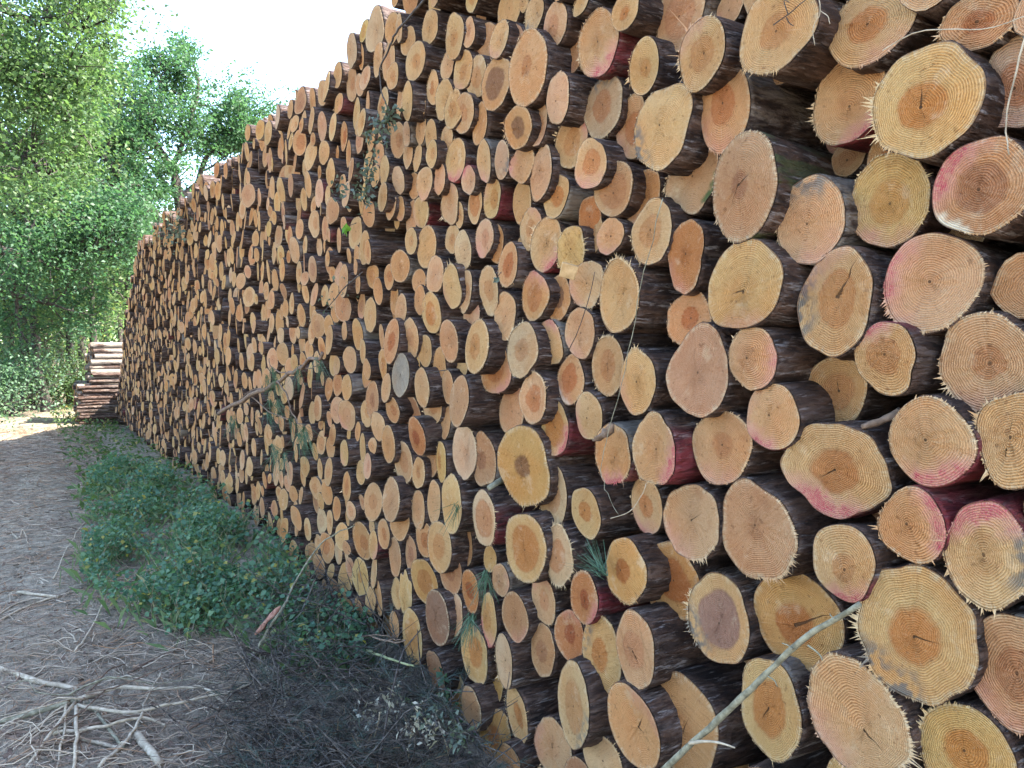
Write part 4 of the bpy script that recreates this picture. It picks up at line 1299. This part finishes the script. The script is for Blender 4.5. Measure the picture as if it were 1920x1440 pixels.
# pine branch hanging on the pile, with needles
def tuft(b, c, d, n, L, spread=.35):
    c = np.array(tuple(c)); d = np.array(tuple(d)); d = d / np.linalg.norm(d)
    e = rng.normal(0, spread, (n, 3)) + d; e /= np.linalg.norm(e, axis=1)[:, None]
    b0 = c + rng.normal(0, .008, (n, 3)); b1 = b0 + e * (L * rng.uniform(.6, 1.1, n))[:, None]
    b1[:, 2] -= .15 * L
    s = np.cross(e, rng.normal(0, 1, (n, 3))); s = s / np.linalg.norm(s, axis=1)[:, None] * .0012
    V = np.stack([b0 - s, b0 + s, b1 + s * .4, b1 - s * .4], 1).reshape(-1, 3)
    b.add(V, [np.arange(4 * n).reshape(-1, 4)], {'lv': np.repeat(rng.uniform(0, .9, (n, 3)), 4, axis=0)})
NEEDLEG = mat_leaf('green_needle', (0.045, 0.095, 0.055), (0.10, 0.17, 0.10), 0.2)
Q = fpx(.22, (410, 776), (470, 742), (520, 715), (560, 690), (604, 662))
br = stick('pine_branch', 'bare pine branch with drooping needle tufts stuck across the middle of the pile', 'branch', Q, .017, .010, BROWNW, None,
           [(fpx(.22, (520, 715), (540, 745), (548, 775), (570, 800)), .006, .003), (fpx(.22, (470, 742), (500, 770), (540, 785)), .006, .003),
            (fpx(.22, (500, 727), (470, 735), (440, 760)), .005, .002), (fpx(.22, (560, 690), (585, 690), (600, 680)), .005, .002), (fpx(.22, (540, 700), (510, 690), (505, 672)), .005, .002)])
nb = MB()
for u, v in ((570, 800), (545, 785), (500, 705), (515, 712), (560, 690), (595, 672), (500, 775), (435, 780), (520, 845), (535, 850), (510, 835), (505, 750), (520, 750), (562, 812), (572, 810), (440, 790), (510, 690)):
    tuft(nb, on_face(u, v, .22), (random.gauss(0, .4), random.gauss(0, .5), -1), 30, .15)
obj('needles', nb.mesh('needles', NEEDLEG, tuple(br.location)), br)
for lab, c, d, n, L in (('fan of green pine needles beside the rusty red log end', (1132, 1075), (0, 1, .75), 46, .13),
                        ('tuft of green needles hanging over the splintery lower log ends', (912, 1075), (-.2, .3, -1), 50, .11),
                        ('tuft of green needles drooping over the pale lower log end', (885, 1155), (-.2, .2, -1), 60, .13),
                        ('small spray of needles in front of the pale ringed log', (856, 948), (-.1, .8, -.8), 26, .12)):
    nb = MB(); p = on_face(*c, .10); tuft(nb, p, d, n, L)
    o = obj('needle_tuft', nb.mesh('needle_tuft', NEEDLEG, tuple(p))); o.location = p; tag(o, lab, 'needles', 'needle tufts hanging on the pile')

# hanging stems and root hairs
HG = 'thin stems hanging over the log ends'
stick('stem', 'long hair thin stem hanging down over the yellow ringed log ends', 'stem', fpx(.15, (1243, 372), (1215, 480), (1190, 600), (1165, 720), (1137, 830), (1127, 880), (1140, 925), (1160, 965)), .0016, .0010, GREYW, HG, amp=.006, ns=4)
stick('stem', 'thin curled stem under the round tan log end', 'stem', fpx(.13, (1145, 972), (1180, 960), (1205, 925), (1212, 905)), .0015, .001, PALE, HG, amp=.01, ns=4)
stick('stem', 'pale root hair stretching across the top right corner', 'stem', fpx(.16, (1655, 95), (1700, 68), (1750, 55), (1840, 55), (1930, 28)), .0014, .0009, PALE, HG, amp=.006, ns=4)
stick('stem', 'pale stem hanging down at the right border', 'stem', fpx(.16, (1925, 60), (1898, 160), (1886, 230), (1892, 290)), .0018, .0012, PALE, HG, amp=.01, ns=4)
stick('stem', 'thin black twig with a fork across the big cream log end', 'stem', fpx(.16, (1450, 47), (1480, 25), (1515, -5)), .0017, .0012, DARKW, HG, [(fpx(.16, (1474, 33), (1482, 45), (1488, 48)), .0013, .0008), (fpx(.16, (1478, 28), (1470, 2), (1480, 4)), .0013, .0008)], ns=4)
stick('stem', 'tangle of root hairs in the dark gap near the top', 'stem', fpx(.12, (1535, -5), (1538, 25), (1525, 50), (1528, 85)), .0012, .0008, PALE, HG, [(fpx(.12, (1538, 20), (1552, 30), (1556, 45)), .001, .0007)], ns=4)
stick('stem', 'thin stalk slanting past the striped cream log end', 'stem', fpx(.13, (1065, 660, .1), (1095, 590), (1115, 510)), .0016, .001, DARKW, HG, ns=4)
stick('stem', 'black twig sticking out above the grey log end', 'stem', fpx(.12, (800, 700), (835, 694), (860, 692)), .0022, .0016, DARKW, HG, ns=4)
stick('stem', 'thin dark stem in front of the hanging pale grey log end', 'stem', fpx(.14, (920, 1400), (945, 1330), (955, 1260)), .0018, .0012, DARKW, HG, ns=4)

# leafy sprigs caught on the pile
SPRIG = mat_leaf('withered_leaf', (0.060, 0.085, 0.060), (0.13, 0.155, 0.11), 0.25)
FRESH = mat_leaf('fresh_leaf', (0.10, 0.26, 0.02), (0.14, 0.30, 0.03), 0.4)
DRYL = mat_leaf('dry_leaf', (0.20, 0.18, 0.13), (0.38, 0.35, 0.27), 0.25)
def sprig(label, P, r, clumps, nleaf, ls, lm, wm, off=.12, group='leafy sprigs caught on the pile', name='sprig'):
    Q = smooth_path(fpx(off, *P), 4, .01); loc = tuple(Q[0])
    t = thing(name, label, 'sprig', loc, group)
    b = MB(); b.tube(Q, np.linspace(r, r * .5, len(Q)), 5); obj('stem', b.mesh('stem', wm, loc, True), t)
    pos = []
    for u, v, s in clumps:
        c = np.array(tuple(on_face(u, v, off + .01)))
        pos.append(c + rng.normal(0, s, (nleaf, 3)) * (.7, 1, 1))
    pos = np.concatenate(pos)
    V, F, L = leaf_quads(pos, rng.uniform(.6, 1.2, len(pos)) * ls, .2, .55)
    obj('leaves', mesh_np('leaves', V - np.array(loc), F, lm, {'lv': L}), t)
sprig('long dark branch with grey leaves hanging from the top edge of the pile', [(800, -5), (770, 30), (742, 62), (728, 95), (712, 128), (716, 170), (728, 205)], .006,
      [(735, 208, .03), (712, 240, .035), (722, 225, .03), (700, 248, .03)], 24, .034, SPRIG, DARKW)
sprig('withered leafy sprig hanging on the upper log ends', [(700, 290), (690, 320), (686, 350), (680, 375)], .004,
      [(697, 300, .035), (690, 325, .03), (688, 350, .04), (672, 360, .045), (640, 360, .03), (690, 372, .03)], 24, .032, SPRIG, DARKW)
sprig('single bright green leaf with a stalk on the upper log ends', [(668, 418), (655, 424), (648, 435)], .002, [(649, 430, .008)], 4, .07, FRESH, DARKW, .14)
sprig('small dark green leaf stuck between two log ends near the middle', [(940, 510), (932, 520), (928, 530)], .0015, [(929, 524, .008)], 5, .03, SPRIG, DARKW, .12)
sprig('dead twigs with dry leaves caught left of the grey log end', [(680, 510), (640, 545), (605, 590)], .004, [(615, 575, .05), (640, 550, .05)], 10, .03, SPRIG, DARKW)
sprig('withered sprig at the feathered far top of the pile', [(345, 420), (325, 432), (305, 445)], .006, [(330, 428, .12), (315, 440, .12)], 60, .06, SPRIG, DARKW, .15)
# dry weeds at the foot of the pile
for lab, P, cl in (('dry pale leaved weed standing in the brushwood', [on_ground(700, 1420, 0), on_face(705, 1370, .45), on_face(712, 1335, .45)], [(708, 1335, .05), (715, 1350, .05), (735, 1310, .03), (690, 1345, .03)]),
                   ('bent dry weed with a large folded leaf near the lowest logs', [on_ground(765, 1440, 0), on_face(770, 1380, .35), on_face(785, 1345, .32)], [(790, 1350, .03), (775, 1370, .03), (805, 1375, .02)]),
                   ('green leaved weed beside the lowest log ends', [on_ground(845, 1430, 0), on_face(835, 1390, .25), on_face(815, 1335, .2)], [(810, 1335, .03), (865, 1380, .03), (858, 1375, .02)])):
    Q = smooth_path(P, 4); loc = tuple(Q[0])
    t = thing('dry_weed', lab, 'weed', loc, 'weeds standing in the brushwood')
    b = MB(); b.tube(Q, np.linspace(.004, .002, len(Q)), 5); obj('stem', b.mesh('stem', STRAW, loc, True), t)
    pos = np.concatenate([np.array(tuple(on_face(u, v, .4))) + rng.normal(0, s, (24, 3)) for u, v, s in cl])
    V, F, L = leaf_quads(pos, rng.uniform(.012, .032, len(pos)), .4, .5)
    obj('leaves', mesh_np('leaves', V - np.array(loc), F, SPRIG if 'green' in lab else DRYL, {'lv': L}), t)

# split wood block and a loose bark flap
def block(label, c, sx, sy, sz, rot, mat, name, cat):
    import bmesh
    bm = bmesh.new(); bmesh.ops.create_cube(bm, size=1)
    bmesh.ops.scale(bm, vec=(sx, sy, sz), verts=bm.verts)
    bmesh.ops.bevel(bm, geom=bm.edges[:], offset=min(sx, sy, sz) * .12, segments=1, affect='EDGES')
    for v_ in bm.verts: v_.co += Vector(rng.normal(0, .06 * min(sx, sy, sz), 3))
    me = bpy.data.meshes.new(name); bm.to_mesh(me); bm.free(); me.materials.append(mat)
    o = obj(name, me); o.location = c; o.rotation_euler = rot; tag(o, label, cat)
RAWWOOD = mat_wood('raw_wood', (0.38, 0.23, 0.10), (0.58, 0.38, 0.19), 35)
block('pale split wood block sticking out below the splintered log end', on_face(1066, 508, .09), .05, .018, .045, (.35, .25, -.6), RAWWOOD, 'wood_block', 'wood block')
mb = MB(); Q = smooth_path(fpx(.08, (1150, 795), (1135, 812), (1112, 826)), 4, .03); mb.tube(Q, [.003, .010, .014, .011, .013, .009, .011, .006, .003], 6, True, .5)
o = obj('bark_flap', mb.mesh('bark_flap', BROWNW, tuple(Q[0]), True)); o.location = Q[0]
tag(o, 'loose brown bark flap hanging from the pink left edged log end', 'bark')
# ------------------------------------------------------------------ trees
TRUNK = mat_wood('tree_bark', (0.020, 0.017, 0.015), (0.075, 0.062, 0.052), 12, .9, .8)
OAKL = mat_leaf('oak_leaf', (0.030, 0.078, 0.041), (0.074, 0.144, 0.063), 0.5)
BEECHL = mat_leaf('beech_leaf', (0.040, 0.088, 0.036), (0.110, 0.162, 0.056), 0.5)
WOODL = mat_leaf('wood_leaf', (0.060, 0.115, 0.050), (0.150, 0.210, 0.080), 0.55, (0.26, 0.30, 0.10))
BUSHL = mat_leaf('bush_leaf', (0.067, 0.126, 0.081), (0.141, 0.215, 0.126), 0.5)

KEEP = None
def grow(mb, p, d, L, r, depth, tips, up=.12, spread=.75, kids=(2, 4), rmin=.006):
    """one branch and, recursively, its side branches; tips collects points that carry leaves"""
    n = 5
    P = [np.array(p, float)]; d = np.array(d, float); d /= np.linalg.norm(d)
    for k in range(n):
        d = d + rng.normal(0, .16, 3) + (0, 0, up * .3); d /= np.linalg.norm(d)
        P.append(P[-1] + d * L / n)
    if KEEP and not KEEP(*to_px(P[-1])[:2]) and r < .03: return
    rr = np.linspace(r, max(rmin, r * .45), n + 1)
    mb.tube(P, rr, 7 if r > .05 else (5 if r > .02 else 3), False)
    if depth == 0:
        tips += [P[2], P[3], P[4], P[5]]
        return
    if depth == 1: tips += [P[4]]
    for k in range(random.randint(*kids)):
        i = random.randint(2, n)
        s = rng.normal(0, 1, 3); s -= d * s.dot(d); s /= np.linalg.norm(s) + 1e-9
        nd = d * (1 - spread * .5) + s * spread + (0, 0, up)
        grow(mb, P[i], nd, L * random.uniform(.5, .78), rr[i] * .62, depth - 1, tips, up, spread, kids, rmin)
    grow(mb, P[-1], d + rng.normal(0, .25, 3), L * .7, rr[-1], depth - 1, tips, up, spread, kids, rmin)

def crown_mesh(tips, per, sig, size, mat, loc, flat=.75):
    T = np.array(tips)
    pos = np.repeat(T, per, axis=0) + rng.normal(0, 1, (len(T) * per, 3)) * (sig, sig, sig * flat)
    V, F, L = leaf_quads(pos, rng.uniform(.6, 1.15, len(pos)) * size, .5, .62)
    # leaves of one clump share a tint
    tint = np.repeat(np.repeat(rng.uniform(0, 1, len(T)), per), 4)
    L[:, 0] = L[:, 0] * .5 + tint * .5
    return mesh_np('crown', V - np.array(loc), F, mat, {'lv': L})

def tree(name, label, base, limbs, trunk, per, sig, size, mat, keep, fill=(), group=None):
    """limbs: list of (polyline, r0, r1, depth, length) hand placed; trunk: polyline with radii"""
    global KEEP
    KEEP = keep
    loc = tuple(base); tips = []; mb = MB(); skel = []
    mb.tube(smooth_path(trunk[0], 4, .008), np.interp(np.linspace(0, 1, 4 * (len(trunk[0]) - 1) + 1), np.linspace(0, 1, len(trunk[1])), trunk[1]), 10, False, .05)
    for P, r0, r1, depth, L, nk in limbs:
        Q = smooth_path(P, 4, .012)
        rr = np.linspace(r0, r1, len(Q)); mb.tube(Q, rr, 7, False, .05); skel.append(Q[3:])
        for k in range(nk):
            i = random.randint(len(Q) // 3, len(Q) - 1)
            d = Q[min(i + 1, len(Q) - 1)] - Q[i - 1]; d /= np.linalg.norm(d)
            s = rng.normal(0, 1, 3); s -= d * s.dot(d); s /= np.linalg.norm(s)
            grow(mb, Q[i], d * .5 + s * .9 + (0, 0, .15), L * random.uniform(.6, 1.1), rr[i] * .55, depth, tips)
        grow(mb, Q[-1], Q[-1] - Q[-2], L * .7, r1, depth, tips)
    tips = [p for p in tips if keep(*to_px(p)[:2])]
    # further boughs reach the outer parts of the crown, each with a few leafy clumps
    SK = np.concatenate(skel)
    for (poly, d0, d1, n) in fill:
        us = [q[0] for q in poly]; vs = [q[1] for q in poly]
        k = 0
        while k < n:
            u, v = random.uniform(min(us), max(us)), random.uniform(min(vs), max(vs))
            if not inpoly(u, v, poly): continue
            k += 1
            p = np.array(tuple(at_dist(u, v, random.uniform(d0, d1))))
            if math.sin(p[0] * 3.1 + p[2] * 2.3) * math.sin(p[1] * 2.1 - p[2] * 3.3) < (-.02 if d0 > 20 and d0 < 23 else -.25): continue
            j = np.argmin(((SK - p) ** 2).sum(1) + 3 * np.maximum(0, SK[:, 2] - p[2]))
            W = wobble(SK[j], p, 6, .05, -.06); mb.tube(W, np.linspace(.016, .005, 6), 3, False)
            for _ in range(4): tips.append(p + rng.normal(0, 1.5 * sig, 3))
            tips.append(W[4])
    KEEP = None
    t = thing(name, label, 'tree', loc, group)
    obj('trunk', mb.mesh('trunk', TRUNK, loc, True), t)
    obj('crown', crown_mesh(tips, per, sig, size, mat, loc), t)
    print(name, 'tips', len(tips), 'leaves', len(tips) * per)
    return t

# big spreading oak behind the end of the pile
D = 24.5
def od(u, v, dd=0.0): return at_dist(u, v, D + dd)
fork = od(335, 478); base = Vector((fork.x + .3, fork.y + .2, ground_z(fork.x, fork.y)))
tree('oak_tree', 'spreading oak with dark forked limbs rising behind the far end of the pile', base,
     [([fork, od(292, 405, -.4), od(255, 365, -.8), od(205, 310, -1.2), od(160, 245, -1.5)], .19, .05, 2, 1.5, 6),
      ([od(255, 365, -.8), od(215, 348, -1.5), od(165, 330, -2)], .09, .03, 2, 1.2, 4),
      ([fork, od(335, 370), od(320, 312, .3), od(268, 235, .2), od(275, 180, .2), od(290, 130, .2)], .17, .03, 2, 1.3, 6),
      ([od(335, 370), od(370, 345, .6), od(388, 295, 1.0), od(440, 250, 1.4), od(480, 215, 1.6)], .11, .03, 2, 1.3, 6),
      ([od(322, 315, .3), od(360, 220, .8), od(372, 150, 1.0), od(352, 105, 1.0)], .08, .02, 2, 1.1, 6),
      ([od(320, 360, .2), od(290, 320, 1.5), od(240, 270, 2.0)], .08, .03, 2, 1.2, 4),
      ([od(370, 345, .6), od(430, 320, 1.0), od(465, 300, 1.0)], .06, .02, 1, 1.1, 4)],
     ([base, base + Vector((-.05, 0, 2.2)), fork], [.32, .26, .21]), 17, .165, .115, OAKL,
     lambda u, v: inpoly(u, v, [(140, 190), (205, 130), (270, 100), (345, 66), (400, 112), (455, 125), (535, 205), (510, 275), (430, 345), (345, 440), (250, 445), (150, 350)]),
     [([(150, 200), (205, 140), (270, 108), (345, 76), (395, 120), (450, 135), (528, 205), (505, 270), (430, 335), (330, 400), (240, 420), (155, 340)], D - 2.2, D + 2.4, 165)])

# tree on the left of the track, its leafy boughs hanging into the upper left
b0 = Vector((-4.2, 8.5, ground_z(-4.2, 8.5)))
def ld(u, v, dd=0.0): return at_dist(u, v, 11.0 + dd)
k0 = Vector((-4.1, 8.7, 4.6))
tree('beech_tree', 'leafy tree overhanging the track from the left border, light yellow green', b0,
     [([k0, Vector((-3.6, 9.2, 5.3)), ld(20, 150), ld(90, 200), ld(150, 250)], .06, .015, 2, .8, 6),
      ([k0, Vector((-3.7, 9.0, 6.0)), ld(10, 20), ld(90, 30), ld(165, 60)], .055, .015, 2, .8, 6),
      ([k0, Vector((-3.4, 9.2, 4.6)), ld(-20, 260), ld(50, 290), ld(100, 330)], .05, .015, 2, .8, 5),
      ([k0, Vector((-3.6, 9.2, 6.6)), ld(60, -80, .5), ld(160, -50, .5), ld(215, -20, .5)], .055, .015, 2, .8, 6),
      ([k0, Vector((-3.9, 9.5, 6.0)), ld(-60, 90, 1), ld(30, 90, 1.5), ld(120, 120, 2), ld(190, 110, 2)], .055, .015, 2, .9, 6)],
     ([b0, b0 + Vector((.05, .1, 2.4)), k0], [.20, .15, .10]), 19, .14, .060, BEECHL, lambda u, v: u < 232 - max(0, v - 40) * .22 and v < 400,
     [([(-80, -60), (225, -60), (232, 40), (205, 110), (190, 200), (165, 290), (110, 350), (-80, 360)], 9.5, 13.5, 250)])

# second tree of the left side, farther back, dark level boughs
b1 = Vector((-3.6, 20.5, ground_z(-3.6, 20.5)))
def md(u, v, dd=0.0): return at_dist(u, v, 20.5 + dd)
k1_ = Vector((-3.5, 20.4, 4.4))
tree('oak_tree', 'tree with dark level boughs reaching in over the far track from the left', b1,
     [([k1_, md(10, 470), md(80, 478), md(150, 476), md(215, 462)], .13, .03, 2, 1.2, 8),
      ([k1_, md(-10, 400, .5), md(60, 380, .5), md(140, 390, .5)], .12, .03, 2, 1.3, 8),
      ([k1_, md(0, 540, 1), md(60, 560, 1), md(110, 575, 1)], .10, .03, 2, 1.1, 5),
      ([k1_, md(-30, 330, 0), md(40, 290, 1), md(90, 300, 1)], .12, .03, 2, 1.3, 7),
      ([md(150, 476), md(200, 440, .5), md(240, 430, .8), md(280, 430, 1)], .05, .02, 2, .9, 5)],
     ([b1, b1 + Vector((.05, .1, 2.4)), k1_], [.24, .19, .16]), 13, .19, .10, OAKL, lambda u, v: u < 285 and v > 300 + max(0, u - 120) * .4,
     [([(-60, 330), (120, 320), (200, 360), (285, 440), (270, 520), (150, 570), (-60, 600)], 18.5, 23, 85)])

# trees of the wood beyond: three built, each copied with its parts
def wood_tree(k):
    mb = MB(); tips = []
    h = (6.9, 7.6, 6.0)[k]
    lean = rng.normal(0, .25, 2)
    T = [(0, 0, -.1), (lean[0] * .4, lean[1] * .4, h * .3), (lean[0], lean[1], h * .6), (lean[0] * 1.2 + .1, lean[1] * 1.3, h * .85)]
    Q = smooth_path([Vector(p) for p in T], 5, .015)
    rr = np.linspace(.105, .03, len(Q)); mb.tube(Q, rr, 8, False, .06)
    for i in range(22):
        j = random.randint(5, len(Q) - 1)
        a = random.uniform(0, 6.28)
        grow(mb, Q[j], (math.cos(a), math.sin(a), random.uniform(-.1, .6)), random.uniform(.9, 1.7) * (1.15 - .5 * j / len(Q)), rr[j] * .42, 1, tips, .06, .8, (2, 3))
    grow(mb, Q[-1], (0, 0, 1), 1.2, .03, 1, tips)
    t = thing('wood_tree', 'slender young tree', 'tree', (0, 0, 0), 'trees of the wood beyond the track')
    obj('trunk', mb.mesh('trunk', TRUNK, (0, 0, 0), True), t)
    obj('crown', crown_mesh(tips, 11, .24, .115, WOODL, (0, 0, 0), .8), t)
    print('wood tree', len(tips) * 15)
    return t
protos = [wood_tree(k) for k in range(3)]
def copy_thing(t):
    c = t.copy(); COL.objects.link(c)
    for ch in t.children:
        d = ch.copy(); COL.objects.link(d); d.parent = c
    return c
spots = [(-2.6, 27), (-.9, 29.5), (.9, 28), (2.0, 31), (-1.8, 33), (.2, 35), (1.6, 37.5), (3.2, 34), (-3.4, 38), (-.6, 41), (2.7, 42), (4.6, 30), (-5.5, 30), (.1, 24.3), (.72, 25.6), (1.3, 24.2), (2.05, 25.2), (-.35, 25.0), (-1.6, 27.5), (.1, 31.5), (-.3, 27.2), (1.4, 33.5), (2.9, 37), (.9, 41.5), (-7.5, 36),
         (5.6, 38), (8.0, 33), (-4.8, 45), (1.0, 47), (4.0, 48), (-1.5, 50), (7.0, 45), (-9.5, 43), (10.5, 40), (-6.5, 22.5), (12.5, 30), (2.4, 54), (-3.5, 57), (0, 60), (5.5, 57), (-11, 30), (-8, 52)]
deep = ['nearest of the wood', 'in the front of the wood', 'in the middle of the wood', 'deep in the wood', 'at the back of the wood']
for i, (x, y) in enumerate(spots):
    t = protos[i] if i < 3 else copy_thing(protos[i % 3])
    s = rng.uniform(.9, 1.25) * (1.0 if y < 45 else 1.2)
    t.location = (x, y, ground_z(x, y)); t.rotation_euler = (0, 0, rng.uniform(0, 6.28)); t.scale = (s, s, s * rng.uniform(.95, 1.15))
    t['label'] = 'slender dark trunked tree with light green leaves standing in the wood beyond the track'

# bushes at the far end of the track
def bush(k, mat):
    mb = MB(); tips = []
    for i in range(16):
        a = random.uniform(0, 6.28)
        grow(mb, (random.gauss(0, .15), random.gauss(0, .15), 0), (math.cos(a) * .8, math.sin(a) * .8, random.uniform(.5, 1.4)), random.uniform(.6, 1.2), .016, 1, tips, .1, .8, (1, 3))
    t = thing('bush', 'leafy bush', 'bush', (0, 0, 0), 'bushes where the track bends away')
    obj('stems', mb.mesh('stems', TRUNK, (0, 0, 0), True), t)
    obj('foliage', crown_mesh(tips, 15, .16, .065, mat, (0, 0, 0), .85), t)
    return t
bp_ = [bush(0, BUSHL), bush(1, WOODL)]
bs = [(-1.25, 19.5, 1.25, 'pale bluish green bush at the left border where the track bends'), (.3, 25.2, 1.0, 'mid green bush at the far end of the track'), (-.9, 22.5, 1.3, 'second pale bush behind the one at the left border'),
      (1.2, 25.5, 1.1, 'green bush left of the far low stack'), (-2.6, 21, 1.6, 'tall pale bush left of the far track'), (-.5, 26, 1.3, 'green bush closing the far end of the track'),
      (2.6, 26, 1.3, 'green bush behind the far low stack'), (-3.6, 25, 1.6, 'pale bush under the trees left of the far track'), (-1.8, 25.5, 1.2, 'green bush among the first trees of the wood'), (4.2, 27, 1.4, 'green bush behind the end of the big pile')]
for i, (x, y, s, lab) in enumerate(bs):
    k = 0 if 'pale' in lab else 1
    first = [j for j, b_ in enumerate(bs) if ('pale' in b_[3]) == (k == 0)][0] == i
    t = bp_[k] if first else copy_thing(bp_[k])
    t.location = (x, y, ground_z(x, y) - .03); t.rotation_euler = (0, 0, rng.uniform(0, 6.28)); t.scale = (s, s, s)
    t['label'] = lab
# far edge of the wood, read as one mass
pos = np.stack([rng.uniform(-45, 55, 44000), rng.uniform(62, 78, 44000), np.zeros(44000)], 1)
pos[:, 2] = .1 + rng.beta(0.85, 1.4, 44000) * (9 + 3 * np.sin(pos[:, 0] * .7) + 2 * np.sin(pos[:, 0] * 1.9))
V, F, L = leaf_quads(pos, rng.uniform(.35, .65, len(pos)), .5, .7)
tag(obj('far_wood', mesh_np('far_wood', V, F, WOODL, {'lv': L})), 'far leafy edge of the wood closing the view', 'wood', kind='stuff')
# ------------------------------------------------------------------ light and look
SUN_EL = R(47)
SDIR = Vector((0.84 * math.cos(SUN_EL), -0.54 * math.cos(SUN_EL), math.sin(SUN_EL))).normalized()
w = bpy.data.worlds.new('World'); S.world = w; w.use_nodes = True
nt = w.node_tree
bg = nt.nodes['Background']
sky = nt.nodes.new('ShaderNodeTexSky'); sky.sky_type = 'NISHITA'; sky.sun_disc = False
sky.sun_elevation = SUN_EL; sky.sun_rotation = math.atan2(SDIR.x, SDIR.y)
sky.altitude = 100; sky.air_density = 1.0; sky.dust_density = 0.9; sky.ozone_density = 1.0
nt.links.new(sky.outputs[0], bg.inputs[0]); bg.inputs[1].default_value = 0.15
sd = bpy.data.lights.new('sun', 'SUN'); sd.energy = 4.2; sd.angle = R(0.5); sd.color = (1.0, 0.94, 0.84)
so = bpy.data.objects.new('sun', sd); COL.objects.link(so)
so.rotation_euler = SDIR.to_track_quat('Z', 'Y').to_euler()
S.view_settings.view_transform = 'Standard'; S.view_settings.look = 'None'
S.view_settings.exposure = EXPOSURE; S.view_settings.gamma = 1.0
S.cycles.max_bounces = 6; S.cycles.diffuse_bounces = 4; S.cycles.transmission_bounces = 4
S.cycles.use_denoising = True
